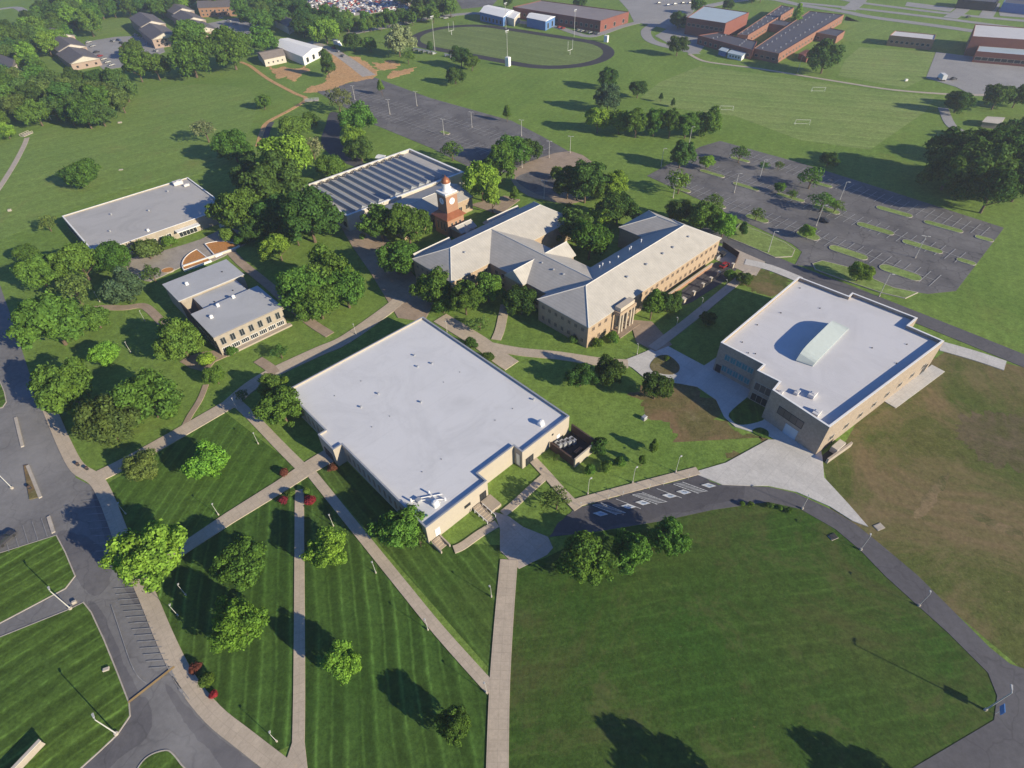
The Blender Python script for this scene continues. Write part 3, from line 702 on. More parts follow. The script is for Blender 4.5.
# accessible stalls beside the drive
s1, s6 = g2(583.4, 508), g2(691, 480.3)
alo = (s6 - s1).normalized(); dep = (g2(608, 518) - g2(583.4, 508)); T = lambda x: (x - 150) / (838 - 150)
stall = lambda x: s1.lerp(s6, T(x))
seg = []
hs = [(205, 258), (455, 518), (720, 780)]
for a, b in hs:
    pa, pb = stall(a), stall(b)
    seg += [(pa, pa + dep), (pb, pb + dep)]
    for i in range(9):
        t0 = i / 9; seg.append((pa + dep * t0, pb + dep * min(1, t0 + .09)))
for x in (352, 612): seg.append((stall(x), stall(x) + dep))
lines('road_marking', seg, .12, 'paint', z=.016)
zz = .03
for k, x in enumerate((150, 322, 413, 583, 675, 838)):
    c = stall(x) + dep * .66 + alo * .2; m = MB(); h = .95; dn = dep.normalized()
    q = [c + alo * a * h + dn * b * h for a, b in ((-1, -1), (1, -1), (1, 1), (-1, 1))]; z = .02 + .06 + .0015 * _layer[0]
    m.add([(*p, z) for p in q], [(0, 1, 2, 3)])
    o = link('accessible_symbol', mesh('accessible_symbol', m.v, m.f), 'paint', kind='structure')
    m = MB()
    def quad(x0, y0, x1, y1, t=.11):
        a = c + alo * x0 + dn * y0; b = c + alo * x1 + dn * y1; d = (b - a).normalized(); n = Vector((-d.y, d.x)) * t
        m.add([(*(a - n), z + .006), (*(b - n), z + .006), (*(b + n), z + .006), (*(a + n), z + .006)], [(0, 1, 2, 3)])
    pr = [(.42 * math.cos(R(a)) - .1, .42 * math.sin(R(a)) + .2) for a in range(-60, 230, 29)]
    for i in range(len(pr) - 1): quad(*pr[i], *pr[i + 1])
    quad(0, -.65, 0, .15); quad(0, .15, .45, .15); quad(.45, .15, .6, .6); quad(0, -.25, .35, -.25); quad(0, -.72, 0, -.62, .13)
    link('wheelchair_mark', mesh('wheelchair_mark', m.v, m.f), 'paint_pale_blue', o)

# ================================================================== BUILDINGS
# --- central hall with the white membrane roof
co = wpoly([(32, -122.3), (77.8, -122.3), (77.8, -62.8), (61.2, -62.8), (61.2, -65.6), (49.8, -65.6), (49.8, -62.5), (32.4, -62.5), (32.4, -95.2), (30, -95.2), (30, -102.3), (32, -102.3)])
c_hall = flat_building('gymnasium_hall', 'large low tan hall with a huge flat white roof in the middle', 'building', co, 5.55, 6.15, 'tan', 'roof_white', coping='grey_metal', pw=.3)
for i, (u, v) in enumerate([(71.1, -66.2), (37.7, -66.0)]): vent(c_hall, W(u, v, 5.6), 0, 0, 'fan', 1.1)
for u, v in [(76.0, -73.5), (62.8, -105.3), (48.9, -104.0), (42.9, -103.1), (54.9, -93.5), (65.1, -109.8), (66.4, -103.5)]: vent(c_hall, W(u, v, 5.6), 0, 0, 'vent', .6)
for u, v in [(41.0, -95.4), (46.3, -95.3), (48.5, -111.7), (40.4, -111.8), (63.9, -95.4), (69.6, -95.4), (64.1, -75.3), (70.0, -75.1), (46.7, -75.1), (41.2, -75.3)]: vent(c_hall, W(u, v, 5.6), 0, 0, 'dark', .32)
m = MB()
for a, b in (((34.5, -70.5), (40, -65.5)), ((36.5, -69.5), (40.5, -67)), ((38.6, -69.5), (38.6, -65.5))):
    m.tube(W(*a, 5.95), W(*b, 5.95), .13)
for u, v in ((34.5, -70.5), (40, -65.5), (38.6, -69.3)): m.tube(W(u, v, 5.6), W(u, v, 6.6), .22)
part('roof_pipework', fixn(mesh('roof_pipework', m.v, m.f)), 'white', c_hall)
m = MB()
part('roof_hatch', prism_mesh('roof_hatch', wpoly([(35.2, -69.9), (36.3, -69.9), (36.3, -68.9), (35.2, -68.9)]), 5.6, 6.3), 'grey_metal', c_hall)
wa, wb = W(32.4, -95.2), W(32.4, -62.5)
for i in range(14): window(c_hall, wb, wa, 3.2 + i * 2.1, 1.6, .6, 2.6, frame='tan_brick', glass='bronze_glass')
for i in range(8): window(c_hall, W(32, -103), W(32, -122), 1.8 + i * 2.2, 1.6, .6, 2.6, frame='tan_brick', glass='bronze_glass')
window(c_hall, W(30, -96), W(30, -101.8), 2.9, .1, 3.6, 2.9, frame='dark', mull=4, name='door')
sa, sb = W(49.8, -62.5), W(32.4, -62.5)
window(c_hall, sa, sb, 1.6, .9, 1.9, 2.5, frame='dark', mull=2, name='door'); window(c_hall, sa, sb, 6.2, 2.6, 1.7, .9, frame='dark')
window(c_hall, sa, sb, 14.8, .9, 1.3, 2.4, frame='white', glass='white', name='door')
sa, sb = W(77.8, -62.8), W(61.2, -62.8)
window(c_hall, sa, sb, 14.2, .1, 2.6, 2.6, frame='dark', mull=2, name='door'); window(c_hall, sa, sb, 4, .1, 1.2, 2.3, frame='white', glass='white', name='door'); window(c_hall, sa, sb, 6.1, 3.9, .5, .5, frame='dark')
window(c_hall, W(61.2, -62.9), W(61.2, -65.5), 1.3, .4, 1.4, 4.2, frame='tan', glass='white', name='door_panel')
# entrance stoop, steps and ramp walls beside the hall
def steps(u0, u1, v0, v1, n, z1, label, name='entrance_steps'):
    c = W((u0 + u1) / 2, (v0 + v1) / 2); e = empty(name, c, label, 'steps')
    for i in range(n): wbox('step', u0, u1, v0 + (v1 - v0) * i / n, v0 + (v1 - v0) * (i + 1) / n - .002, 0.02, z1 * (n - i) / n, 'walk', e)
    return e
st = steps(44.9, 46.9, -62.3, -57.2, 7, 1.0, 'concrete steps and landing at the recessed entrance of the white roofed hall')
wbox('landing', 47.2, 50.2, -62.3, -58.6, .02, 1.0, 'walk', st)
for u in (44.6, 47.05): wbox('handrail', u - .05, u + .05, -61.5, -57, 1.3, 1.42, 'white', st)
for u in (44.6, 47.05):
    for k in range(4): wbox('rail_post', u - .04, u + .04, -61.4 + k * 1.4, -61.3 + k * 1.4, .3, 1.3, 'white', st)
st = steps(33.2, 35.0, -62.3, -59.6, 4, .7, 'short concrete steps with low walls at the near end of the hall')
for u in (32.9, 35.2): wbox('side_wall', u - .15, u + .15, -62.3, -58.8, .02, .9, 'concrete_warm', st)
# walled equipment yard beside the hall
ey = empty('equipment_yard', W(74.5, -58.4), 'walled equipment yard with dark floor on the right end of the white roofed hall', 'enclosure')
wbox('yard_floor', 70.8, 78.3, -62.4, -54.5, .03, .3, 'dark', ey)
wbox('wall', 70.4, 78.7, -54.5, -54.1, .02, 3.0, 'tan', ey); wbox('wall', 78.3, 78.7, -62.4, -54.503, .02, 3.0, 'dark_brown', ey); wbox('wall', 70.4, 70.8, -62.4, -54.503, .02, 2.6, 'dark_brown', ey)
for k, (u, v) in enumerate(((72.2, -61.2), (73.4, -60.7), (74.6, -60.2), (75.8, -59.7))):
    e = empty('condenser_unit', W(u, v, .3), ORD[k] + ' grey condenser from the left in the equipment yard', 'air conditioner', 'condensers in the yard', R(43))
    MB().box(-.5, .5, -.9, .9, 0, 1.5).build('cabinet', 'grey_metal', e); MB().lathe([(.4, 1.5), (.4, 1.58), (.1, 1.6)], 10).build('fan', 'dark', e)
e = empty('pipe_stack', W(74.6, -56.6, .3), 'orange brown pipe skid lying on the dark floor of the equipment yard', 'pipes', rz=R(43))
MB().tube((-1.3, 0, .4), (1.3, 0, .4), .22).tube((-1.2, .5, .35), (1.2, .5, .35), .18).build('pipe', 'orange_brick', e); [MB().box(x, x + .2, -.4, .8, 0, .6).build('support', 'dark', e) for x in (-1.4, 1.2)]

# --- new two-storey building on the right
ro = wpoly([(124.6, -49.7), (170.2, -49.7), (170.4, -34.4), (172.9, -34.4), (172.9, -16), (167.5, -16.5), (166.9, -7.3), (114.5, -15.2), (117, -30.7), (121, -31), (121, -37), (124.3, -37)])
r_b = flat_building('academic_building', 'two storey tan brick building with pale flat roof and arched monitor', 'building', ro, 8.95, 10.0, 'stone', 'roof_right', coping='white', pw=.4)
# arched roof monitor
n = 18; v = []
for i in range(n + 1):
    t = i / n; u = 132.6 + 22.4 * t; z = 9.4 + 2.7 * max(0, 1 - abs(2 * t - 1) ** 6) ** .8
    v += [W(u, -32.0, 9.02), W(u, -32.0, z), W(u + 1.0, -27.9, 9.3 + .12 * (z - 9.3)), W(u + 1.0, -27.9, 9.02)]
f = []
for i in range(n):
    a = 4 * i; b = a + 4; f += [(a + 1, b + 1, b + 2, a + 2), (a, b, b + 1, a + 1), (a + 2, b + 2, b + 3, a + 3)]
f += [(0, 1, 2, 3), (4 * n, 4 * n + 3, 4 * n + 2, 4 * n + 1)]
mo = part('roof_monitor', fixn(mesh('roof_monitor', v, f)), 'green_metal', r_b)
for (u, v), s in (((123.0, -23.0), .8), ((117.6, -19.5), .8), ((121.2, -26.1), .55), ((118.6, -28.9), .45)): vent(r_b, W(u, v, 9.0), 0, 0, 'unit', s)
for u, v in ((150, -45), (140, -47), (166, -47), (160, -38), (160, -14), (152, -20), (130, -46), (128, -41), (127, -42.5), (150, -13)): vent(r_b, W(u, v, 9.0), 0, 0, 'dark', .5)
def wallpts(i): return ro[i], ro[(i + 1) % len(ro)]
def band(e, a, b, z0, z1, out, mat, m0=0., m1=0., name='stone_band'):
    a = Vector(a).to_2d(); b = Vector(b).to_2d(); d = (b - a).normalized(); n = Vector((d.y, -d.x)); a = a + d * m0; b = b - d * m1
    return part(name, prism_mesh(name, [a + n * .005, b + n * .005, b + n * out, a + n * out], z0, z1), mat, e)
A_, B_ = W(124.3, -37), W(124.6, -49.7)       # left wing, facing the plaza
for k in range(4): band(r_b, A_, B_, 1.0 + k * 2.2, 1.22 + k * 2.2, .05, 'band')
A_, B_ = W(124.3, -37), W(124.6, -49.7)
for z in (1.5, 5.4):
    for k in range(5): window(r_b, A_, B_, 2.6 + k * 1.75, z, 1.6, 1.9, frame='grey_metal', glass='teal', mull=2)
A_, B_ = W(114.5, -15.2), W(117, -30.7)
for k in range(4): band(r_b, A_, B_, 1.0 + k * 2.2, 1.22 + k * 2.2, .05, 'band')
window(r_b, A_, B_, 9.0, 4.6, 7.0, 2.4, frame='dark', glass='bronze_glass', mull=4)
window(r_b, A_, B_, 7.6, .15, 3.6, 3.4, frame='grey_metal', glass='roof_blue', name='loading_door')
window(r_b, W(121, -31), W(121, -37), 3.0, 4.0, 4.6, 2.6, frame='cream', glass='bronze_glass', mull=3)
window(r_b, W(121, -31), W(121, -37), 3.0, .3, 4.6, 2.6, frame='cream', glass='glass', mull=3)
window(r_b, W(124.3, -37), W(124.6, -49.7), 11.3, .1, 1.6, 2.6, frame='dark', name='door')
A_, B_ = W(166.9, -7.3), W(114.5, -15.2)      # sunlit long side
band(r_b, A_, B_, 5.6, 6.0, .07, 'dark_brown', 1, 1); band(r_b, A_, B_, 8.6, 8.85, .06, 'cream')
band(r_b, A_, B_, 0.1, 2.4, .04, 'cream', name='base_course')
for k in range(8): window(r_b, A_, B_, 5 + k * 6.2, 2.8, 1.9, 1.7, frame='cream', glass='glass', mull=2)
window(r_b, A_, B_, 3.2, .1, 2.2, 2.9, frame='dark', name='door')
for k in range(5): band(r_b, A_, B_, 6.3, 8.2, .045, 'cream', 2 + k * 10.2, 52.7 - 2 - k * 10.2 - 8.2, name='wall_panel')
# loading dock walls beside it
dk = empty('loading_dock', W(112, -12.5), 'sunken loading dock with a pale retaining wall at the near corner of the right building', 'dock')
pa, pb = G(826, 463).to_2d(), G(850, 446).to_2d(); d = (pb - pa).normalized(); nn = Vector((-d.y, d.x)) * .25
part('retaining_wall', prism_mesh('retaining_wall', [pa - nn, pb - nn, pb + nn, pa + nn], .02, 1.5), 'concrete_warm', dk)
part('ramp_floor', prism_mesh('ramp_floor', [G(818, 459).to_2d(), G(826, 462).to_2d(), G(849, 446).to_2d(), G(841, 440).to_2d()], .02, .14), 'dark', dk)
e = empty('generator', G(836, 450), 'tan generator box standing in the loading dock of the right building', 'generator', rz=R(36))
MB().box(-1.9, 1.9, -.8, .8, .3, 2.0).build('housing', 'cream', e); MB().box(-2.0, 2.0, -.9, .9, 0.1, .3).build('skid', 'dark', e); MB().box(-1.2, -.2, -.82, .82, .6, 1.7).build('louvre', 'grey_metal', e)

# --- hip roofed classroom building (two long wings and a link)
NB = W(125, -110); nb = empty('classroom_building', NB, 'tan brick classroom building of two long wings with pale hipped roofs', 'building')
ZE, ZR = 8.0, 12.8
wbox('wall', 107, 178.2, -101.6, -81.6, 0, ZE - .3, 'tan_brick', nb); hip_roof('roof', 107, 178.2, -101.6, -81.6, ZE, ZR, 'u', 10.4, 9.2, 'roof_n_a', nb, .35)
wbox('wall', 160.5, 177.9, -112, -101.62, 0, ZE - .3, 'tan_brick', nb); hip_roof('roof', 160.5, 178.0, -112, -91.5, ZE - .02, ZR - .5, 'v', 9.5, 0, 'roof_n_a', nb, .35)
wbox('wall', 111.2, 131.8, -128.5, -101.62, 0, ZE - .32, 'tan_brick', nb); hip_roof('roof', 111.2, 131.8, -139, -92, ZE - .04, ZR - .3, 'v', 0, 0, 'roof_n_a', nb, .3)
wbox('wall', 94.5, 153.5, -149, -128.6, 0, ZE - .34, 'tan_brick', nb); hip_roof('roof', 94.5, 153.5, -149, -128.6, ZE - .06, ZR - .1, 'u', 9, 7.5, 'roof_n_a', nb, .35)
# gabled bays on the link, small gabled porches on the rear wing
wbox('wall', 109.5, 112, -119, -111.2, 0, ZE - .35, 'tan_brick', nb); hip_roof('roof', 109.6, 121, -119.2, -111.0, ZE - .1, 11.3, 'u', 0, 0, 'roof_n_a', nb, .3)
wbox('wall', 131.9, 134.2, -119.5, -111.2, 0, ZE - .35, 'tan_brick', nb); hip_roof('roof', 122.5, 134.6, -119.4, -111.0, ZE - .1, 11.3, 'u', 0, 0, 'roof_n_a', nb, .3)
for u0, u1 in ((96.5, 112.5), (131, 147)):
    wbox('wall', u0 + .3, u1 - .3, -153.0, -149.02, 0, 5.6, 'tan_brick', nb); hip_roof('roof', u0, u1, -154, -149.05, 5.9, 8.0, 'u', 0, 0, 'roof_n_a', nb, .1)
for u, v in [(131.8, -87.1), (141.9, -87.2), (151.1, -87.3), (156.8, -87.2), (166.3, -87.5)]: vent(nb, W(u, v, 10.6), 0, 0, 'vent', .9)
for u, v in [(130.4, -97.1), (132.2, -97.3), (134.4, -96.2), (139.1, -96.4), (145.7, -96.9), (147, -97.2), (153.1, -97.5)]: vent(nb, W(u, v, 10.2), 0, 0, 'pipe', 1.25)
for u, v in [(119.0, -111.7), (118.6, -106.3), (118.8, -102.2), (106, -135)]: vent(nb, W(u, v, 10.9), 0, 0, 'vent', .8)
# facade windows
A_, B_ = W(178.2, -81.6), W(107, -81.6)
for z, h in ((5.3, 1.3), (1.3, 1.5)):
    for k in range(24):
        s = 2.5 + k * 2.88
        if 51.5 < s < 60.5: continue
        window(nb, A_, B_, s, z, 1.15, h, frame='tan_brick', glass='bronze_glass', mull=2)
band(nb, A_, B_, 3.6, 3.9, .06, 'band'); band(nb, A_, B_, 7.2, 7.5, .06, 'band')
A_, B_ = W(107, -81.6), W(107, -101.6)
for z, h in ((5.3, 1.3), (1.3, 1.5)):
    for k in range(7): window(nb, A_, B_, 2 + k * 2.65, z, 1.15, h, frame='tan_brick', glass='bronze_glass', mull=2)
band(nb, A_, B_, 3.6, 3.9, .06, 'band')
A_, B_ = W(94.5, -128.6), W(94.5, -149)
for z, h in ((5.3, 1.3), (1.3, 1.5)):
    for k in range(7): window(nb, A_, B_, 2 + k * 2.7, z, 1.15, h, frame='tan_brick', glass='bronze_glass', mull=2)
A_, B_ = W(111.2, -128.6), W(94.5, -128.6)
for k in range(5): window(nb, A_, B_, 2 + k * 2.9, 4.9, 1.5, 1.6, frame='band', mull=2)
A_, B_ = W(111.2, -101.7), W(111.2, -128.5)
for z in (1.2, 4.7):
    for k in range(8):
        s = 1.8 + 3.1 * k
        if 8.5 < s < 18: continue
        window(nb, A_, B_, s, z, 1.4, 1.6, frame='band', mull=2)
# entrance portico
wbox('portico_beam', 118.4, 126.4, -82.0, -78.9, 6.9, 8.0, 'tan_brick', nb); wbox('portico_parapet', 119.0, 125.8, -81.4, -79.3, 8.005, 9.3, 'band', nb)
wbox('portico_floor', 117.6, 127.2, -81.55, -77.2, .02, .35, 'walk_brown', nb)
for u in (119.0, 120.4, 122.4, 124.4, 125.8):
    o = part('column', fixn(mesh('column', *(lambda mm: (mm.v, mm.f))(MB().tube(W(u, -79.2, .36), W(u, -79.2, 6.89), .36, .31, 12)))), 'band', nb)
window(nb, W(127, -81.6), W(118, -81.6), 4.5, .4, 4.5, 5.0, frame='dark', mull=4, name='door')
# service yard wall, fence piers, dumpsters
sw = empty('service_yard_wall', W(158, -78.5), 'low brown retaining wall along the service yard behind the classroom wing', 'wall')
wbox('wall', 139, 172, -79.6, -79.2, .02, 1.4, 'orange_brick', sw); wbox('coping', 138.8, 172.2, -79.75, -79.05, 1.405, 1.55, 'band', sw)
for k, (x, y) in enumerate(((683, 303), (693, 296), (702, 288), (710, 282), (718, 276), (732, 268))):
    p = G(x, y); e = empty('gate_pier', p, ORD[k] + ' pale pier from the columned entrance along the service yard fence', 'pier', 'piers along the service yard', R(43))
    s = 1.0 if k else 1.5
    MB().box(-.4 * s, .4 * s, -.4 * s, .4 * s, 0, 1.7).build('shaft', 'band', e); MB().box(-.5 * s, .5 * s, -.5 * s, .5 * s, 1.702, 1.9).build('cap', 'cream', e)
fe = empty('yard_fence', G(705, 286), 'dark metal fence between the pale piers of the service yard', 'fence')
a, b = G(684.5, 302).to_2d(), G(731, 268.5).to_2d(); d = (b - a).normalized(); nn = Vector((-d.y, d.x)) * .03; L = (b - a).length
for z in (.35, 1.35): part('rail', prism_mesh('rail', [a - nn, b - nn, b + nn, a + nn], z, z + .08), 'fence', fe)
pk = prism_mesh('picket', [(-.03, -.03), (.03, -.03), (.03, .03), (-.03, .03)], .1, 1.5); pk.materials.append(M['fence'])
for i in range(int(L / .8)):
    o = link('picket', pk); o.parent = fe; q = a + d * (i * .8 + .3); o.location = Vector((q.x, q.y, 0)) - fe.location
fe2 = empty('gate_fence', G(738, 258), 'dark slatted gate fence closing the far end of the service yard', 'fence')
for (xa, ya), (xb, yb) in (((722, 247), (738, 258)), ((738, 258), (734, 267))):
    a, b = G(xa, ya).to_2d(), G(xb, yb).to_2d(); d = (b - a).normalized(); nn = Vector((-d.y, d.x)) * .05
    part('fence_panel', prism_mesh('fence_panel', [a - nn, b - nn, b + nn, a + nn], .1, 2.3), 'dark_brown', fe2)
for k, (x, y) in enumerate(((716, 258), (722, 256))):
    e = empty('dumpster', G(x, y), ('dark' if k else 'grey') + ' dumpster standing at the far end of the service yard', 'dumpster', rz=R(43))
    MB().add([(-1, -.8, .1), (1, -.8, .1), (1, .8, .1), (-1, .8, .1), (-1.1, -.9, 1.3), (1.1, -.9, 1.3), (1.1, .9, 1.6), (-1.1, .9, 1.6)], [(0, 3, 2, 1), (4, 5, 6, 7), (0, 1, 5, 4), (1, 2, 6, 5), (2, 3, 7, 6), (3, 0, 4, 7)]).build('bin', 'dark' if k else 'grey_metal', e)
    MB().add([(-1.1, -.92, 1.33), (1.1, -.92, 1.33), (1.1, .92, 1.64), (-1.1, .92, 1.64), (-1.1, -.92, 1.4), (1.1, -.92, 1.4), (1.1, .92, 1.71), (-1.1, .92, 1.71)], [(0, 3, 2, 1), (4, 5, 6, 7), (0, 1, 5, 4), (1, 2, 6, 5), (2, 3, 7, 6), (3, 0, 4, 7)]).build('lid', 'dark', e)

# --- sawtooth roofed building
so = wpoly([(97, -233), (155.5, -233), (155.5, -193.5), (97, -195.5)])
sb_ = flat_building('sawtooth_building', 'long hall with rows of grey sawtooth skylights on its roof behind the clock tower', 'building', so, 5.4, 6.6, 'cream', 'roof_grey', coping='white', pw=.9)
n = 12
for i in range(n):
    u = 101 + i * 4.1; v0, v1 = -229.5, -198.2
    vv = [W(u, v0, 5.47), W(u, v1, 5.47), W(u + 3.7, v1, 5.47), W(u + 3.7, v0, 5.47), W(u + 1.0, v0, 6.75), W(u + 1.0, v1, 6.75)]
    rp = part('sawtooth_skylight', fixn(mesh('sawtooth_skylight', vv, [(0, 3, 2, 1), (0, 1, 5, 4), (1, 2, 5), (2, 3, 4, 5), (3, 0, 4)])), 'panel_grey', sb_)
    mm = MB().tube(W(u + 1.0, v0, 6.78), W(u + 1.0, v1, 6.78), .16, n=6)
    link('ridge_cap', fixn(mesh('ridge_cap', mm.v, mm.f)), 'grey_metal', rp)
    mm = MB()
    for k in range(7):
        vq = v0 + (v1 - v0) * (k + .5) / 7
        mm.add([W(u + 1.1, vq - .09, 6.76), W(u + 3.68, vq - .09, 5.53), W(u + 3.68, vq + .09, 5.53), W(u + 1.1, vq + .09, 6.76)], [(0, 1, 2, 3)])
    link('glazing_bar', mesh('glazing_bar', mm.v, mm.f), 'grey_metal', rp)
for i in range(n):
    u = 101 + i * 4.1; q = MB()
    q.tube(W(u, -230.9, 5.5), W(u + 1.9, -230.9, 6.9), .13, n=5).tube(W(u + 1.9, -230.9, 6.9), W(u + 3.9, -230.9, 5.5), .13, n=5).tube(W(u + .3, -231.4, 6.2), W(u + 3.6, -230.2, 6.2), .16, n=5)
    part('zigzag_shade_bars', fixn(mesh('zigzag_shade_bars', q.v, q.f)), 'dark', sb_)  # added dark bars stand in for the zigzag shadow of the sawtooth ends
A_, B_ = W(97, -195.5), W(97, -233)
for k in range(9): window(sb_, A_, B_, 2.5 + k * 4, 1.5, 2.4, 2.0, frame='dark', mull=2)

# --- white roofed link and the clock tower
lk = empty('tower_link', W(126, -182), 'low pale gabled building between the sawtooth hall and the clock tower', 'building')
wbox('wall', 108, 143, -192.8, -174, 0, 5.8, 'tan_brick', lk); hip_roof('roof', 108, 143, -192.8, -174, 6.0, 8.2, 'u', 0, 0, 'roof_n_a', lk, .3)
for k in range(6): window(lk, W(108, -175), W(108, -192), 1.6 + k * 2.8, 1.6, 1.6, 2.0, frame='band', mull=2)
for k in range(9): window(lk, W(143, -174), W(108, -174), 3 + k * 3.6, 1.6, 1.6, 2.0, frame='band', mull=2)
TU, TV = 125.2, -167.2
tw = empty('clock_tower', W(TU, TV), 'square orange brick clock tower with white drum and copper dome', 'tower')
def tbox(name, h, z0, z1, mat, h2=None):
    h2 = h if h2 is None else h2; a = [(-1, -1), (1, -1), (1, 1), (-1, 1)]
    v = [W(TU + x * h, TV + y * h, z0) for x, y in a] + [W(TU + x * h2, TV + y * h2, z1) for x, y in a]
    return part(name, fixn(mesh(name, v, [(0, 3, 2, 1), (4, 5, 6, 7), (0, 1, 5, 4), (1, 2, 6, 5), (2, 3, 7, 6), (3, 0, 4, 7)])), mat, tw)
tbox('base', 4.0, 0, 7.2, 'orange_brick'); tbox('skirt_roof', 4.9, 7.2, 9.0, 'copper', 2.75)
sh = tbox('shaft', 2.7, 8.3, 15.6, 'orange_brick'); tbox('cornice', 3.1, 15.605, 16.1, 'band'); tbox('cornice_cap', 2.8, 16.105, 16.5, 'white')
cxy = W(TU, TV)
part('drum', fixn(mesh('drum', *(lambda q: (q.v, q.f))(MB().lathe([(1.75, 16.51), (1.75, 16.9), (1.55, 17.0), (1.55, 19.2), (1.8, 19.3), (1.8, 19.6)], 20, (cxy.x, cxy.y))))), 'white', tw)
part('dome', fixn(mesh('dome', *(lambda q: (q.v, q.f))(MB().lathe([(1.7, 19.605), (1.62, 20.2), (1.35, 20.9), (.9, 21.4), (.35, 21.7), (.12, 21.8), (.12, 22.4)], 20, (cxy.x, cxy.y))))), 'copper', tw)
for du, dv in ((-1, 0), (0, 1), (1, 0), (0, -1)):
    c0 = W(TU + du * 2.70, TV + dv * 2.70, 13.2); ax = W(du, dv)
    q = MB().tube(c0 + ax * .005, c0 + ax * .14, 1.25, n=20); fc = part('clock_face', fixn(mesh('clock_face', q.v, q.f)), 'white', tw)
    q = MB(); perp = Vector((-ax.y, ax.x, 0))
    q.tube(c0 + ax * .17, c0 + ax * .17 + Vector((0, 0, .95)), .07, n=4).tube(c0 + ax * .17, c0 + ax * .17 + perp * .6 + Vector((0, 0, -.2)), .08, n=4)
    link('clock_hand', fixn(mesh('clock_hand', q.v, q.f)), 'dark', fc)
for du, dv in ((0, 1), (-1, 0)):
    ax = W(du, dv)
    a = W(TU + du * 4 + dv * 4, TV + dv * 4 - du * 4); b = W(TU + du * 4 - dv * 4, TV + dv * 4 + du * 4)
    s = Vector(((b - a).y, -(b - a).x, 0)).dot(ax)
    if s < 0: a, b = b, a
    for k in (2, 4, 6): window(tw, a, b, k, 2.0, 1.0, 3.4, frame='band')
pv = empty('entrance_pavilion', W(126, -160), 'small grey roofed pavilion in front of the clock tower', 'building')
wbox('wall', 122.5, 129.5, -163.0, -157, 0, 3.6, 'orange_brick', pv); hip_roof('roof', 122.2, 129.8, -163.1, -156.6, 3.9, 5.6, 'u', 0, 0, 'roof_n_a', pv, .2); hip_roof('roof', 124, 128, -160, -155.5, 3.85, 5.2, 'v', 0, 0, 'roof_n_a', pv, .2)
window(pv, W(129, -157), W(123, -157), 3, .1, 2.4, 2.8, frame='white', mull=3, name='door')

# --- long flat building on the left with a white fascia
lo = wpoly([(18.3, -282.8), (69.2, -282.8), (69.0, -240.5), (27, -240.5), (18.3, -240.5)])
lb = flat_building('library_building', 'long low building with a worn grey flat roof and white fascia on the left', 'building', lo, 4.7, 5.15, 'taupe', 'roof_grey', coping='white', pw=.4)
A_, B_ = W(69, -240.5), W(27, -240.5)
band(lb, A_, B_, 3.9, 5.1, .35, 'white', 8, 0, name='fascia'); band(lb, A_, B_, 0.1, 1.2, .06, 'concrete_warm', 0, 0, 'base_course')
window(lb, A_, B_, 18, .1, 7.0, 2.9, frame='white', mull=5, name='entrance'); wbox('canopy', 46.5, 55.5, -240.3, -237.5, 3.3, 3.6, 'white', lb)
for k in range(6): window(lb, A_, B_, 25 + k * 2.8, 1.3, 1.8, 1.8, frame='white', mull=2)
A_, B_ = W(18.3, -240.5), W(18.3, -282.8)
for k in range(10): window(lb, A_, B_, 3 + k * 4, 1.3, 2.2, 1.9, frame='dark', mull=2)
vent(lb, W(63.5, -279.4, 4.75), 0, 0, 'unit', 1.2); vent(lb, W(65.5, -275.1, 4.75), 0, 0, 'unit', .7); vent(lb, W(38.7, -244.7, 4.75), 0, 0, 'fan', .7)
for u, v in ((57.4, -275), (28, -255), (45, -262), (33, -270)): vent(lb, W(u, v, 4.75), 0, 0, 'vent', .8)
wbox('low_wall', 62, 73, -237.2, -236.8, .02, 1.2, 'white', lb)

# --- two-storey classroom block with a sunken roof centre
sbk = empty('classroom_block', W(38, -177), 'two storey cream block with stepped blue grey roof and window bands', 'building')
wbox('wall', 28, 49.3, -196.9, -183.6, 0, 7.0, 'taupe', sbk); wbox('wall', 28, 49.3, -173.2, -157.2, 0, 7.0, 'taupe', sbk); wbox('wall', 32, 46.5, -183.58, -173.22, 0, 6.1, 'taupe', sbk)
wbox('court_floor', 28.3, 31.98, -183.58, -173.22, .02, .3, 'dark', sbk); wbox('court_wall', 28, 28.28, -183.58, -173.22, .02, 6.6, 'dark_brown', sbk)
wbox('roof', 27.7, 49.6, -197.2, -183.3, 7.005, 7.3, 'roof_s', sbk); wbox('roof', 27.7, 49.6, -173.5, -156.8, 7.005, 7.3, 'roof_s', sbk); wbox('roof', 32.0, 46.5, -183.28, -173.52, 6.105, 6.4, 'roof_s', sbk)
wbox('fascia', 27.6, 49.7, -156.79, -156.55, 6.2, 7.25, 'taupe', sbk)
A_, B_ = W(49.3, -157.2), W(28, -157.2)
for k in range(7):
    window(sbk, A_, B_, 1.9 + k * 2.92, 3.5, 1.5, 2.4, frame='grey_metal', mull=2)
    band(sbk, A_, B_, 3.2, 6.1, .22, 'concrete_warm', .25 + k * 2.92 + (2.5 if k < 7 else 0), 21.3 - (.25 + k * 2.92 + 3.3), name='wall_panel') if k < 6 else None
    window(sbk, A_, B_, 1.9 + k * 2.92, .9, 2.5, 1.6, frame='white', mull=4)
band(sbk, A_, B_, 2.75, 3.1, .3, 'white', 0, 0); wbox('plinth', 29, 50.2, -157.15, -155.6, .02, .55, 'concrete_warm', sbk)
A_, B_ = W(28, -157.2), W(28, -173.2)
for k in range(5): window(sbk, A_, B_, 2 + k * 3, 3.7, 1.4, 2.0, frame='dark'); window(sbk, A_, B_, 2 + k * 3, .9, 1.4, 1.6, frame='dark')
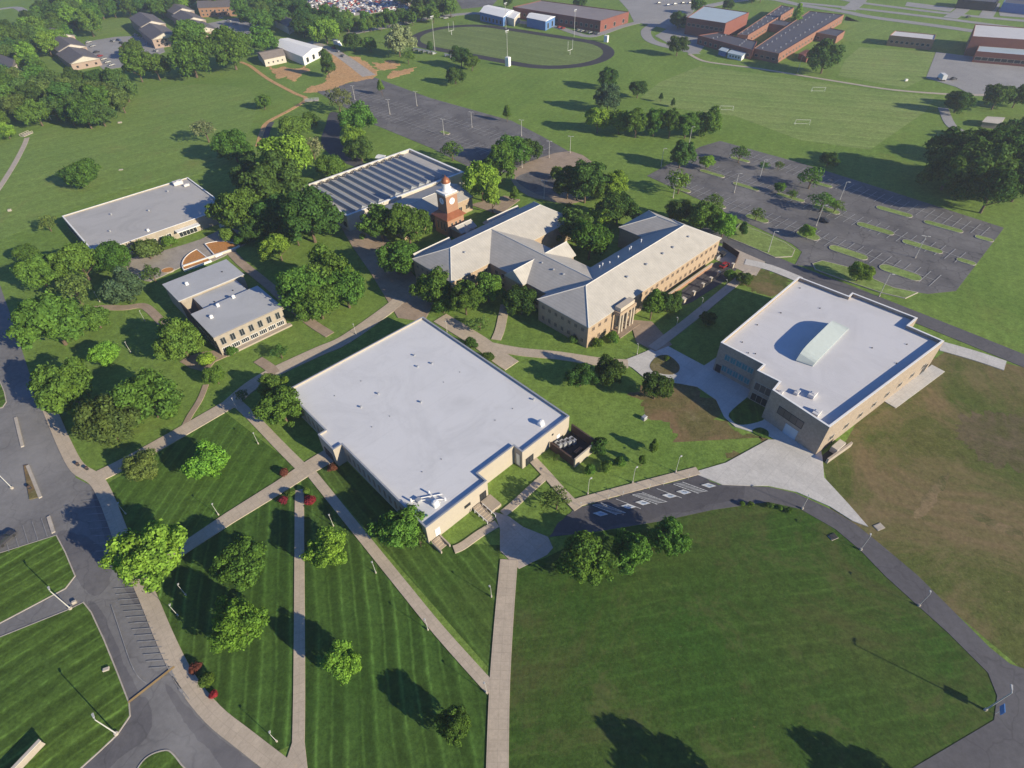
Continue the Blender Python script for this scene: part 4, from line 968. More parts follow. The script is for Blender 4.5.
for u, v, z in ((31.5, -167, 7.3), (35.5, -171.5, 7.3), (33.5, -191, 7.3), (41, -172.5, 7.3)): vent(sbk, W(u, v, z), 0, 0, 'fan', .75)
for u, v, z in ((43, -178, 6.4), (36, -176, 6.4), (45, -190, 7.3)): vent(sbk, W(u, v, z), 0, 0, 'dark', .6)
# planters on the plaza beside it
for k, (a0, a1, lab) in enumerate(((100, 182, 'left'), (10, 92, 'right'))):
    c = G(*( (212, 262) if k == 0 else (216, 258))).to_2d(); e = empty('planter', (c.x, c.y, 0), lab + ' quarter round planter of orange mulch with white wall on the plaza', 'planter')
    d0 = (G(235, 248) - G(186, 264)).to_2d().normalized(); n0 = Vector((-d0.y, d0.x)); rad = 10.0
    arc = [c] + [c + d0 * (rad * math.cos(R(t))) + n0 * (rad * 1.25 * math.sin(R(t))) for t in np.linspace(a0, a1, 10)]
    part('wall', ring_mesh('wall', arc, .3, .02, .75), 'white', e); _, ii = offset(arc, .3); part('mulch', prism_mesh('mulch', ii, .02, .6), 'orange_bed', e)
e = empty('planter_wall', G(212, 262), 'long white retaining wall along the front of the quarter round planters', 'wall')
a, b = G(184, 268).to_2d(), G(236, 250).to_2d(); d = (b - a).normalized(); nn = Vector((-d.y, d.x)) * .3
part('wall', prism_mesh('wall', [a - nn, b - nn, b + nn, a + nn], .02, .9), 'cream', e); part('coping', prism_mesh('coping', [a - nn * 1.3, b - nn * 1.3, b + nn * 1.3, a + nn * 1.3], .905, 1.0), 'white', e)
c = G(168, 271).to_2d(); e = empty('planter', (c.x, c.y, 0), 'small oval planter of orange mulch near the stepped roof block', 'planter')
ov = [c + Vector((2.4 * math.cos(t), 1.9 * math.sin(t))) for t in np.linspace(0, 2 * math.pi, 15)[:-1]]
part('wall', ring_mesh('wall', ov, .25, .02, .5), 'concrete_warm', e); _, ii = offset(ov, .25); part('mulch', prism_mesh('mulch', ii, .02, .4), 'orange_bed', e)

# --- far buildings
def quad_block(name, label, px, z, wall, roof, rise=0., axis=0, cat='building', wins=(), overhang=.4, door=None):
    q = [G(x, y, z).to_2d() for x, y in px]; c = sum(q, Vector((0, 0))) / 4
    # square the outline up: fit two edge directions
    e = empty(name, (c.x, c.y, 0), label, cat)
    part('wall', prism_mesh('wall', q, 0, z - .05), wall, e)
    if rise == 0:
        part('parapet', ring_mesh('parapet', q, .4, z - .045, z + .5), wall, e); _, ii = offset(q, .42); part('roof', prism_mesh('roof', ii, z - .04, z + .1), roof, e)
    else:
        o_, oq = offset(q, -overhang)
        if (o_[0] - q[0]).length > .01: oq = [oq[3], oq[2], oq[1], oq[0]]
        if axis: oq = oq[1:] + oq[:1]
        r0, r1 = (oq[0] + oq[3]) / 2, (oq[1] + oq[2]) / 2
        v = [(*p, z) for p in oq] + [(*p, z + .2) for p in oq] + [(*r0, z + rise), (*r1, z + rise)]
        part('roof', fixn(mesh('roof', v, [(0, 1, 2, 3), (0, 1, 5, 4), (1, 2, 6, 5), (2, 3, 7, 6), (3, 0, 4, 7), (4, 5, 9, 8), (6, 7, 8, 9), (5, 6, 9), (7, 4, 8)])), roof, e)
        k = 0.02; gq = q[1:] + q[:1] if axis else q
        for a, b, r in ((gq[3], gq[0], None), (gq[1], gq[2], None)):
            mid = (a + b) / 2; v = [(*a, z - .05), (*b, z - .05), (*mid, z + rise - .35)]
            inw = (c - mid).normalized() * .3
            v += [(x + inw.x, y + inw.y, zz) for x, y, zz in v]
            part('gable', fixn(mesh('gable', v, [(0, 1, 2), (3, 5, 4), (0, 3, 4, 1), (1, 4, 5, 2), (2, 5, 3, 0)])), wall, e)
    # wall windows on the sides asked for
    area = sum(q[i].x * q[(i + 1) % 4].y - q[(i + 1) % 4].x * q[i].y for i in range(4))
    for side, n, zz, wd, ht in wins:
        a, b = q[side], q[(side + 1) % 4]
        if area < 0: a, b = b, a
        windows(e, a, b, n, zz, wd, ht, m0=1., frame='cream')
    return e
quad_block('metal_barn', 'bright white metal barn among trees beside the orange dirt', [(274.6, 45.7), (288, 38.3), (322, 47.5), (302.7, 57)], 5.5, 'white_wall', 'white', 2.2, 1, 'barn', wins=((2, 3, 1, 3, 3),))
quad_block('shed', 'tan shed with brown roof beside the white metal barn', [(257, 52.7), (280.8, 48.3), (285, 55.4), (264, 59.8)], 4.5, 'cream', 'roof_shed', 2.2, 0, 'shed', wins=((2, 4, 1.5, 1.2, 1.2),))
quad_block('house', 'grey roofed house with white gable behind the white barn', [(274.6, 20), (283.4, 15.5), (297, 21.5), (287.8, 27)], 5.5, 'cream', 'roof_house', 3.4, 1, 'house', wins=((2, 3, 1.5, 1.4, 1.5), (1, 3, 1.5, 1.4, 1.5)))
quad_block('house', 'grey roofed house at the left edge behind the woods', [(-6, 60), (2, 55), (20, 61), (12, 68)], 5, 'cream', 'roof_house', 3, 1, 'house', wins=((2, 3, 1.5, 1.4, 1.5),))
quad_block('house', 'small brown house half hidden in bushes at the upper left', [(4, 53), (12, 48), (20, 52), (14, 57)], 5, 'roof_shed', 'roof_shed', 2, 1, 'house', wins=((2, 2, 1.5, 1.4, 1.5),))
quad_block('brick_school', 'long low red brick building with ballast roof above the running track', [(512.7, 7.5), (541, .9), (629, 12.3), (600.6, 21.5)], 7.5, 'red_brick', 'roof_ballast', 0, wins=((3, 18, 2.2, 2.6, 2.4), (2, 3, 1.0, 3, 3)))
quad_block('metal_shed', 'white and blue metal shed at the far side of the running track', [(480, 12), (488.5, 5.3), (513.6, 10.5), (503, 17.5)], 6.5, 'blue_metal', 'white', 2.0, 1, 'shed', wins=((3, 6, 1, 2.5, 3),))
quad_block('metal_shed', 'small cream annex on the end of the blue metal shed', [(505, 16), (514, 11), (520, 13), (514, 19)], 5.5, 'cream', 'white', 1.0, 1, 'shed')
quad_block('metal_shed', 'blue sided shed with pale roof beside the long red brick building', [(526.8, 17.6), (532, 13), (555, 16.7), (545.5, 21.5)], 6.5, 'blue_metal', 'white', 1.5, 1, 'shed', wins=((2, 2, .5, 3, 4),))
quad_block('brick_gym', 'red brick gymnasium with grey green flat roof beside the dark roofed school', [(686.7, 18), (704, 6.5), (749, 13), (725.7, 24)], 11, 'red_brick', 'roof_blue', 0, wins=((3, 8, 6, 3, 2),))
def vents_grid(e, px, nu, nv, z):
    a, b, c_, d_ = [G(x, y, z).to_2d() for x, y in px]
    for i in range(nu):
        for j in range(nv):
            s, t = (i + .5) / nu, (j + .5) / nv; p = (a.lerp(b, s)).lerp(d_.lerp(c_, s), t); vent(e, Vector((p.x, p.y, z + .1)), 0, 0, 'vent', .95)
q = [(753.5, 49), (809, 11.5), (844, 15.2), (779, 54.5)]
e = quad_block('school_wing', 'right dark roofed red brick school wing with two rows of white roof vents', q, 5.5, 'school_brick', 'roof_hall', 0, wins=((3, 4, 1.5, 2.5, 1.5), (2, 22, 1.5, 2.4, 1.6))); vents_grid(e, q, 14, 2, 5.5)
q = [(737, 35), (781, 5.6), (794, 8.3), (748, 36)]
e = quad_block('school_wing', 'left dark roofed red brick school wing nearest the brick gymnasium', q, 5.5, 'school_brick', 'roof_hall', 0, wins=((2, 18, 1.5, 2.4, 1.6),)); vents_grid(e, q, 10, 2, 5.5)
q = [(698, 36), (718, 33), (757, 42), (753, 51)]
e = quad_block('school_wing', 'front red brick school wing joining the two dark roofed wings', q, 5.3, 'red_brick', 'roof_hall', 0, wins=((3, 10, 1.2, 2.4, 2),)); vents_grid(e, q, 4, 2, 5.3)
quad_block('school_wing', 'dark roofed passage between the two school wings beside the courtyard tree', [(768, 24), (774, 19.5), (800, 24), (795, 28)], 4.8, 'school_brick', 'roof_hall', 0)
quad_block('school_annex', 'small dark roofed brick annex beside the right school wing', [(815, 33), (829.5, 28.5), (845, 31.5), (837, 37)], 4.5, 'school_brick', 'roof_hall', 0, wins=((3, 3, 1.2, 2, 1.5),))
quad_block('shelter', 'small red roofed shelter on the grass beside the round dark tree', [(799, 54), (806, 50), (813, 53), (807, 58)], 2.8, 'red_brick', 'red_brick', .8, 0, 'shelter')
quad_block('portable_classroom', 'blue portable classroom on the lawn before the red brick school', [(719, 50), (723, 47.5), (729, 49), (726, 52)], 3, 'blue_metal', 'roof_blue', .5, 1, 'cabin')
quad_block('portable_classroom', 'pale blue portable classroom on the lawn before the red brick school', [(728, 53), (732, 50), (746, 53), (742, 56)], 3, 'white_wall', 'roof_blue', .5, 1, 'cabin', wins=((3, 4, 1, 1.2, 1.2),))
quad_block('sports_hall', 'tall hall with pale roof and brown end wall at the upper right', [(972, 37), (975, 24.8), (1060, 31), (1060, 43)], 11, 'red_brick', 'roof_far', 0, wins=((0, 3, 3, 3, 3),))
quad_block('sports_annex', 'lower blue roofed brick hall in front of the tall upper right hall', [(976, 52), (982.5, 38), (1060, 45), (1060, 59)], 6, 'red_brick', 'roof_blue', 0, wins=((3, 12, 1.5, 4, 2),))
quad_block('brick_store', 'narrow brown brick building with pale roof on the grass at the upper right', [(889.5, 36), (894.8, 31.3), (936, 35.3), (934.4, 40.5)], 6, 'orange_brick', 'roof_far', 0, wins=((3, 8, 2, 2, 1.6),))
quad_block('shop', 'long dark low building along the top edge at the right', [(958, 0), (962, -4), (1000, -1), (996, 3)], 6, 'dark', 'roof_hall', 0)
quad_block('shop', 'long low dark blue building at the top right corner', [(1003, 3), (1006, -1), (1060, 4), (1058, 9)], 6, 'blue_metal', 'roof_hall', 0)

def apartment(label, px, px2, n, L, wd, h, drop=1.3):
    """row of gabled units stepping along the direction ang"""
    c = G(*px); dv = (G(*px2) - c).to_2d(); L = dv.length / max(1, n - 1) * .97; a = math.atan2(dv.y, dv.x); step = dv.length / max(1, n - 1); e = empty('apartment_building', c, label, 'building'); d = Vector((math.cos(a), math.sin(a))); nn = Vector((-d.y, d.x))
    for k in range(n):
        o = d * (k * step) + nn * (-2.0 * k); hh = h - drop * k; p = [o + d * x + nn * y for x, y in ((-L / 2, -wd / 2), (L / 2, -wd / 2), (L / 2, wd / 2), (-L / 2, wd / 2))]
        link('wall', prism_mesh('wall', p, .0 + .001 * k, hh), 'pink_brick', e)
        q = [o + d * x + nn * y for x, y in ((-L / 2 - .6, -wd / 2 - .6), (L / 2 + .6, -wd / 2 - .6), (L / 2 + .6, wd / 2 + .6), (-L / 2 - .6, wd / 2 + .6))]; r = [o + d * x for x in (-L / 2 - .6, L / 2 + .6)]
        v = [(*t, hh) for t in q] + [(*t, hh + .3) for t in q] + [(*t, hh + 3.6) for t in r]
        link('roof', fixn(mesh('roof', v, [(0, 3, 2, 1), (0, 1, 5, 4), (1, 2, 6, 5), (2, 3, 7, 6), (3, 0, 4, 7), (4, 5, 9, 8), (6, 7, 8, 9), (5, 6, 9), (7, 4, 8)])), 'roof_house', e)
        v = [(*(p[1] + d * .62), hh), (*(p[2] + d * .62), hh), (*(o + d * (L / 2 + .62)), hh + 3.2), (*(p[1] + d * .9), hh), (*(p[2] + d * .9), hh), (*(o + d * (L / 2 + .9)), hh + 3.2)]
        link('gable', fixn(mesh('gable', v, [(0, 1, 2), (3, 5, 4), (0, 3, 4, 1), (1, 4, 5, 2), (2, 5, 3, 0)])), 'cream', e)
        for z in (1.2, 4.0):
            if z + 1.5 > hh: continue
            for t in (-.32, 0, .32):
                a_ = c.to_2d() + p[1]; b_ = c.to_2d() + p[2]; window(e, a_, b_, wd * (.5 + t), z, 1.6, 1.5, frame='orange_brick')
                a_ = c.to_2d() + p[0]; b_ = c.to_2d() + p[1]; window(e, a_, b_, L * (.5 + t), z, 1.6, 1.5, frame='orange_brick')
    return e
apartment('stepped cream apartment row with brown roofs, leftmost above the woods', (60, 44), (87, 62), 3, 18, 19, 7.0)
apartment('stepped apartment row of two units behind the second car park', (151, 31), (164, 41), 2, 18, 19, 7.5)
apartment('stepped apartment row of three units behind the big round trees', (181, 18), (207, 33), 3, 19, 18, 7.0)
e = quad_block('apartment_building', 'long brown roofed apartment row with pink brick front below the top edge woods', [(198, 8), (199, 2.5), (229, 1.5), (234, 6.5)], 7.5, 'orange_brick', 'roof_house', 3.5, 1, wins=((3, 8, 1.2, 1.6, 1.6), (3, 8, 4.2, 1.6, 1.6)))

# ================================================================== TREES AND SHRUBS
rs = np.random.RandomState(11)
def leaf_mesh(name, pts, nrm, size, aspect=1.5):
    n = len(pts); r = rs.normal(size=(n, 3)); nrm = nrm / np.linalg.norm(nrm, axis=1, keepdims=True)
    a = np.cross(nrm, r); a /= np.linalg.norm(a, axis=1, keepdims=True); b = np.cross(nrm, a)
    s = size * rs.uniform(.65, 1.35, (n, 1)); a = a * s * aspect; b = b * s
    fold = nrm * s * .35
    v = np.stack([pts - a, pts - b * .9 + fold, pts + a, pts + b * .9 + fold], 1).reshape(-1, 3)
    me = bpy.data.meshes.new(name); me.vertices.add(4 * n); me.vertices.foreach_set('co', v.astype(np.float32).ravel())
    me.loops.add(4 * n); me.loops.foreach_set('vertex_index', np.arange(4 * n, dtype=np.int32))
    me.polygons.add(n); me.polygons.foreach_set('loop_start', np.arange(0, 4 * n, 4, dtype=np.int32)); me.polygons.foreach_set('loop_total', np.full(n, 4, dtype=np.int32))
    me.update(calc_edges=True); me.materials.append(M['leaf']); return me
def crown(name, e, n, lobes, size, lr=(.22, .40), shell=(.45, .80), flat=0., open_=0., taper=0.):
    """leaf clumps on the outside of many small lobes; R = 1, centre at the origin, e = height/width"""
    d = rs.normal(size=(lobes, 3)); d /= np.linalg.norm(d, axis=1, keepdims=True); d[:, 2] = np.where(d[:, 2] < -.6, -d[:, 2], d[:, 2])
    c = d * rs.uniform(*shell, (lobes, 1)); c += rs.normal(size=(1, 3)) * .06; c *= 1 + .16 * np.sin(3 * np.arctan2(d[:, 1:2], d[:, :1]) + rs.rand() * 6) * (rs.rand() + .3); rad = rs.uniform(*lr, lobes)
    c[:, 2] *= e
    if taper: c[:, :2] *= (1 - taper * np.clip((c[:, 2:3] / e + .9) / 1.9, 0, 1)); rad = rad * (1 - taper * .6 * np.clip((c[:, 2] / e + .9) / 1.9, 0, 1))
    if not open_: c = np.vstack([c, [[0, 0, 0]]]); rad = np.append(rad, .48)
    w_ = rad ** 2 / (rad ** 2).sum(); k = rs.choice(len(c), int(n * 1.7), p=w_)
    q = rs.normal(size=(len(k), 3)); q /= np.linalg.norm(q, axis=1, keepdims=True); q[:, 2] = np.where((q[:, 2] < -.25) & (rs.rand(len(q)) < .7), -q[:, 2], q[:, 2])
    rr = rad[k][:, None] * rs.uniform(.80, 1.08, (len(k), 1)); far = rs.rand(len(k), 1) < .12; rr = np.where(far, rr * rs.uniform(1.05, 1.45, (len(k), 1)), rr); p = c[k] + q * rr * np.array([1, 1, .85 if not flat else .6])
    keep = np.ones(len(p), bool)
    for i in range(len(c)):
        inside = np.linalg.norm((p - c[i]) / np.array([1, 1, .85]), axis=1) < rad[i] * .72
        keep &= ~(inside & (k != i))
    p, q = p[keep][:n], q[keep][:n]
    return leaf_mesh(name, p, q + rs.normal(size=q.shape) * .45, size)
def trunk(name, e, t, limbs=5, r=.07, n=7):
    m = MB(); top = e * .3
    m.tube((0, 0, -(e + t)), (0, 0, -e * .6), r, r * .75, n).tube((0, 0, -e * .6), (.03, .02, top), r * .75, r * .25, n)
    for i in range(limbs):
        a = 2 * math.pi * (i + rs.rand() * .6) / limbs; z = -e * (.75 - .5 * rs.rand()); L = .45 + .25 * rs.rand()
        m.tube((0, 0, z), (L * math.cos(a), L * math.sin(a), z + L * .8), r * .5, r * .15, 5)
    return m.me(name, 'bark')
KIND = {}
def kind(k, e, t, variants, **kw):
    KIND[k] = dict(e=e, t=t, crowns=[crown('crown_' + k, e, **kw) for _ in range(variants)], trunk=trunk('trunk_' + k, e, t, r=kw.get('tr', .06) if 'tr' in kw else .06))
kind('round', .84, .06, 7, n=8000, lobes=85, size=.038, lr=(.13, .29), shell=(.48, .88))
kind('oval', 1.15, .08, 5, n=8000, lobes=85, size=.040, lr=(.14, .28), shell=(.5, .85))
kind('wide', .66, .06, 4, n=8000, lobes=64, size=.036, lr=(.17, .32), shell=(.5, .85))
kind('sparse', .62, .16, 4, n=1000, lobes=44, size=.042, lr=(.12, .24), shell=(.35, .9), open_=1)
kind('cone', 1.5, .02, 2, n=4500, lobes=50, size=.05, lr=(.24, .36), taper=.75)
kind('shrub', .75, .02, 3, n=2600, lobes=22, size=.065, lr=(.3, .45), shell=(.4, .65))
TINT = {'D': (0.064, 0.130, 0.034), 'M': (0.092, 0.182, 0.036), 'B': (0.149, 0.288, 0.044), 'Y': (0.207, 0.312, 0.049), 'O': (.100, .165, .048), 'P': (0.138, 0.198, 0.086), 'G': (0.060, 0.118, 0.065), 'R': (.26, .040, .06), 'N': (.15, .06, .045), 'W': (0.218, 0.264, 0.143)}
_tc = [0]
def tree(x, y, wpx, k, tint, label, group=None, name=None, cat=None, zfix=None):
    """crown centre seen at (x, y), crown wpx wide in the photograph"""
    K = KIND[k]; rad = 4.
    for _ in range(4):
        zc = (K['e'] + K['t']) * rad; p = G(x, y, zc)
        depth = (p.x * _y.z * 0 + Vector((p.x, p.y, zc - H)).dot(Vector((_x.z, _y.z, -_d.z))))
        rad = wpx / 2 * depth / F * 1.04
    _tc[0] += 1; i = _tc[0]
    nm = name or {'cone': 'conifer_tree', 'shrub': 'shrub'}.get(k, 'broadleaf_tree')
    e = empty(nm, (p.x, p.y, 0), label, cat or ('shrub' if k == 'shrub' else 'tree'), group, rz=i * 2.399)
    rr = random.Random(i); sz = rr.uniform(.93, 1.08)
    c = TINT[tint]; j = rr.uniform(.8, 1.28); h = rr.uniform(.88, 1.18)
    o = link('trunk', K['trunk'], parent=e); o.location = (0, 0, zc); o.scale = (rad,) * 3
    o = link('crown', K['crowns'][i % len(K['crowns'])], parent=e); o.location = (0, 0, zc + (sz - 1) * rad * .3); o.scale = (rad * rr.uniform(.9, 1.1), rad * rr.uniform(.9, 1.1), rad * sz); o.rotation_euler = (rr.uniform(-.09, .09), rr.uniform(-.09, .09), 0)
    o.color = (c[0] * j * h, c[1] * j, c[2] * j, 1)
    return e
def row(items, k, tint, fmt, group):
    for i, it in enumerate(items):
        kk = it[3] if len(it) > 3 else k; tt = it[4] if len(it) > 4 else tint
        tree(it[0], it[1], it[2], kk, tt, fmt.format(o=ORD[i] if i < len(ORD) else ''), group)

# single trees one can point at
for a in (
 (149, 556, 68, 'round', 'B', 'big bright green tree at the bend of the roadside walk'),
 (207, 461, 38, 'round', 'B', 'round tree alone on the triangular lawn below the long tan walk'),
 (241, 566, 50, 'round', 'M', 'upper of the two trees on the lawn left of the straight narrow walk'),
 (240, 625, 56, 'round', 'B', 'lower of the two trees on the lawn left of the straight narrow walk'),
 (328, 549, 38, 'round', 'B', 'tree nearest the red shrubs on the striped triangular lawn'),
 (342, 665, 40, 'round', 'B', 'middle tree of the striped triangular lawn'),
 (452, 725, 36, 'oval', 'M', 'lowest tree on the striped triangular lawn near the wide walk'),
 (400, 529, 46, 'round', 'M', 'dark full tree against the shaded wall of the white roofed hall'),
 (420, 541, 24, 'sparse', 'O', 'thin olive tree beside the near corner of the white roofed hall'),
 (281, 408, 42, 'round', 'M', 'full tree at the left corner of the white roofed hall'),
 (271, 387, 28, 'round', 'M', 'smaller tree behind the full one at the left corner of the hall'),
 (215, 376, 22, 'round', 'M', 'small round tree in a ring bed below the stepped roof block'),
 (241, 396, 15, 'sparse', 'D', 'small dark tree at the fork of the tan walks'),
 (65, 385, 58, 'round', 'M', 'large tree overhanging the road at the left'),
 (108, 424, 58, 'wide', 'O', 'olive spreading tree beside the roadside walk at the left'),
 (147, 398, 58, 'round', 'M', 'large tree left of the small ring bed tree'),
 (139, 469, 34, 'wide', 'O', 'low olive tree overhanging the long tan walk'),
 (50, 322, 62, 'round', 'M', 'largest tree of the dense group along the left road'),
 (39, 275, 38, 'round', 'M', 'leafy tree at the upper end of the dense group by the left road'),
 (80, 264, 40, 'round', 'M', 'tree behind the dense left group nearest the long grey roof'),
 (74, 291, 40, 'sparse', 'O', 'thin olive tree inside the dense left group'),
 (114, 261, 36, 'wide', 'M', 'spreading tree in front of the long grey roofed building'),
 (123, 287, 36, 'round', 'G', 'grey green tree beside the brown path left of the plaza'),
 (105, 356, 26, 'round', 'B', 'small bright tree standing alone in deep shade at the left'),
 (180, 341, 46, 'round', 'M', 'tree beside the left wall of the stepped roof block'),
 (152, 274, 24, 'sparse', 'O', 'thin tree between the plaza and the stepped roof block'),
 (47, 224, 20, 'sparse', 'O', 'thin dark tree beside the left end of the long grey roof'),
 (27, 252, 22, 'wide', 'M', 'low tree on the grass left of the dense roadside group'),
 (238, 212, 46, 'round', 'M', 'tree at the right end of the long grey roofed building'),
 (232, 145, 36, 'round', 'M', 'round green tree on the edge of the big left field'),
 (205, 131, 28, 'sparse', 'W', 'pale thin tree on the big left field'),
 (80, 175, 32, 'wide', 'M', 'lone rounded tree in the middle of the big left field'),
 (289, 160, 54, 'round', 'B', 'bright crown in the cluster left of the sawtooth roof'),
 (273, 184, 52, 'round', 'D', 'darkest crown in the cluster left of the sawtooth roof'),
 (330, 168, 30, 'wide', 'M', 'low tree touching the left edge of the sawtooth roof'),
 (293, 127, 28, 'wide', 'M', 'bushy tree beside the dirt track above the dense cluster'),
 (310, 119, 15, 'round', 'M', 'small bush tree right of the dirt track end'),
 (312, 148, 28, 'sparse', 'W', 'pale thin tree above the bright crown by the sawtooth roof'),
 (308, 217, 60, 'round', 'D', 'large dark tree in front of the sawtooth roof'),
 (275, 216, 40, 'round', 'D', 'dark tree between the long grey roof and the sawtooth hall'),
 (278, 248, 30, 'round', 'Y', 'yellow green small tree at the edge of the big central clump'),
 (296, 236, 26, 'sparse', 'O', 'thin tree above the big central clump'),
 (298, 290, 48, 'oval', 'M', 'left tree of the big clump beside the stepped roof block'),
 (324, 275, 58, 'round', 'M', 'top tree of the big clump beside the brown promenade'),
 (345, 290, 46, 'round', 'M', 'right tree of the big clump beside the brown promenade'),
 (318, 302, 44, 'round', 'M', 'nearest tree of the big clump above the tan walk'),
 (380, 224, 40, 'round', 'M', 'left tree of the group below the clock tower'),
 (408, 228, 42, 'round', 'M', 'right tree of the group below the clock tower'),
 (396, 258, 40, 'round', 'M', 'nearest tree of the group below the clock tower'),
 (434, 288, 38, 'round', 'M', 'leftmost tree in front of the rear hipped wing'),
 (443, 306, 22, 'wide', 'M', 'low tree below the leftmost one by the rear hipped wing'),
 (465, 299, 30, 'oval', 'M', 'second tree in front of the rear hipped wing'),
 (488, 287, 28, 'oval', 'M', 'third tree in front of the rear hipped wing'),
 (521, 302, 32, 'round', 'D', 'dark round tree in front of the link between the hipped wings'),
 (480, 324, 20, 'sparse', 'O', 'thin brownish tree behind the far edge of the white roof'),
 (500, 163, 32, 'oval', 'M', 'left dark tree beside the upper left car park'),
 (514, 150, 30, 'round', 'M', 'middle dark tree beside the upper left car park'),
 (529, 150, 24, 'round', 'D', 'right dark tree beside the upper left car park'),
 (482, 182, 42, 'round', 'B', 'bright tree behind the clock tower'),
 (492, 196, 24, 'cone', 'Y', 'yellow green tree right of the clock tower'),
 (514, 193, 12, 'cone', 'M', 'small narrow tree beside the turning circle'),
 (557, 173, 16, 'shrub', 'M', 'low shrub on the island of the turning circle'),
 (568, 182, 28, 'oval', 'D', 'dark tree left of the pair behind the courtyard'),
 (586, 181, 36, 'oval', 'D', 'tall dark tree behind the courtyard'),
 (602, 186, 28, 'round', 'M', 'medium tree in the dark group behind the courtyard'),
 (615, 183, 26, 'oval', 'Y', 'yellow green tree at the right of the group behind the courtyard'),
 (604, 217, 24, 'round', 'B', 'bright small tree in the courtyard between the hipped wings'),
 (575, 227, 36, 'round', 'D', 'left dark tree in the courtyard between the hipped wings'),
 (590, 243, 40, 'round', 'M', 'nearest tree in the courtyard between the hipped wings'),
 (618, 211, 38, 'wide', 'D', 'spreading dark tree at the back of the courtyard'),
 (570, 209, 13, 'shrub', 'M', 'small bush at the far end of the rear hipped wing'),
 (679, 210, 26, 'round', 'D', 'dark tree at the far corner of the front hipped wing'),
 (703, 217, 32, 'round', 'M', 'middle tree along the far end of the front hipped wing'),
 (724, 227, 26, 'round', 'B', 'bright tree at the far right end of the front hipped wing'),
 (744, 228, 11, 'cone', 'D', 'small dark cone tree on the grass below the big car park'),
 (681, 156, 26, 'round', 'D', 'dark tree at the upper left corner of the big car park'),
 (829, 160, 17, 'wide', 'D', 'small dark tree on the grass beyond the big car park'),
 (860, 273, 22, 'round', 'B', 'round bright tree on the long kerbed island behind the right building'),
 (960, 101, 24, 'round', 'D', 'round dark tree at the end of the curved drive'),
 (998, 97, 26, 'round', 'D', 'round dark tree second from the curved drive'),
 (1018, 97, 22, 'round', 'D', 'round dark tree at the right edge by the grey yard'),
 (584, 561, 50, 'round', 'M', 'left of three trees below the accessible parking bays'),
 (632, 551, 42, 'round', 'M', 'middle of three trees below the accessible parking bays'),
 (672, 539, 38, 'round', 'M', 'right of three trees below the accessible parking bays'),
 (581, 377, 26, 'round', 'D', 'left of three trees on the lawn between the hall and right building'),
 (609, 371, 31, 'round', 'D', 'middle of three trees on the lawn between the hall and right building'),
 (656, 388, 32, 'round', 'D', 'right of three trees on the lawn between the hall and right building'),
 (667, 358, 7, 'shrub', 'M', 'tiny sapling in the round bed on the pale plaza'),
 (655, 445, 14, 'cone', 'M', 'taller of two small conifers on the lawn above the parking bays'),
 (642, 460, 11, 'cone', 'M', 'shorter of two small conifers on the lawn above the parking bays'),
 (557, 502, 32, 'sparse', 'O', 'brownish thin tree beside the forked walk at the hall'),
 (653, 303, 26, 'cone', 'M', 'left of two full trees beside the columned entrance'),
 (669, 302, 26, 'round', 'D', 'right of two full trees beside the columned entrance'),
 (708, 319, 17, 'wide', 'D', 'small tree in the shade between the long walk and right building'),
 (744, 279, 15, 'wide', 'D', 'small dark tree at the end of the long walk'),
 (730, 275, 12, 'shrub', 'M', 'shrub beside the last fence pier of the service yard'),
 (398, 42, 28, 'round', 'W', 'pale cream green tree left of the running track'),
 (370, 44, 15, 'round', 'M', 'dark bush left of the pale tree by the running track'),
 (461, 57, 20, 'round', 'D', 'dark tree beside the bleachers of the running track'),
 (455, 75, 18, 'round', 'D', 'dark tree below the one beside the bleachers'),
 (472, 63, 15, 'round', 'M', 'lighter tree right of the pair beside the bleachers'),
 (430, 47, 9, 'cone', 'D', 'small dark tree at the left bend of the running track'),
 (326, 62, 18, 'cone', 'D', 'dark pointed tree at the corner of the white barn'),
 (381, 87, 10, 'cone', 'M', 'small tree in the upper left car park'),
 (408, 58, 14, 'sparse', 'M', 'thin tree below the pale tree by the running track'),
 (358, 121, 30, 'round', 'M', 'rounded tree at the lower left of the upper left car park'),
 (352, 137, 24, 'round', 'B', 'lighter tree below the rounded one by the upper left car park'),
 (360, 150, 28, 'wide', 'D', 'low dark tree beside the drive behind the sawtooth hall'),
 (452, 151, 24, 'sparse', 'M', 'thin tree between the sawtooth hall and upper left car park'),
 (507, 113, 11, 'cone', 'M', 'small sapling on the grass right of the upper left car park'),
 (338, 101, 28, 'sparse', 'P', 'thin pale tree at the left corner of the upper left car park'),
 (263, 102, 15, 'round', 'M', 'small round tree on the big left field near the dirt track'),
 (325, 31, 30, 'wide', 'B', 'bright bushy tree behind the white barn'),
 (353, 43, 20, 'wide', 'D', 'dark tree beside the gravel drive'),
 (607, 79, 20, 'round', 'D', 'upper dark tree in the field below the running track'),
 (608, 99, 27, 'round', 'G', 'bluish green tree above the hedge row in the middle field'),
 (638, 89, 18, 'round', 'D', 'round dark tree on the edge of the soccer field'),
 (661, 97, 6, 'cone', 'D', 'left tiny conifer on the edge of the soccer field'),
 (673, 102, 6, 'cone', 'D', 'right tiny conifer on the edge of the soccer field'),
 (678, 46, 19, 'round', 'D', 'round tree at the near end of the school drive'),
 (679, 19, 17, 'round', 'D', 'dark tree beside the brick gymnasium'),
 (698, 6, 14, 'round', 'D', 'dark tree behind the brick gymnasium'),
 (729, 5, 13, 'wide', 'D', 'low dark tree behind the right end of the brick gymnasium'),
 (579, 3, 13, 'round', 'D', 'dark tree behind the long red brick building'),
 (508, 3, 9, 'round', 'D', 'small tree left of the long red brick building'),
 (826, 57, 32, 'round', 'D', 'large round dark tree beside the right school wing'),
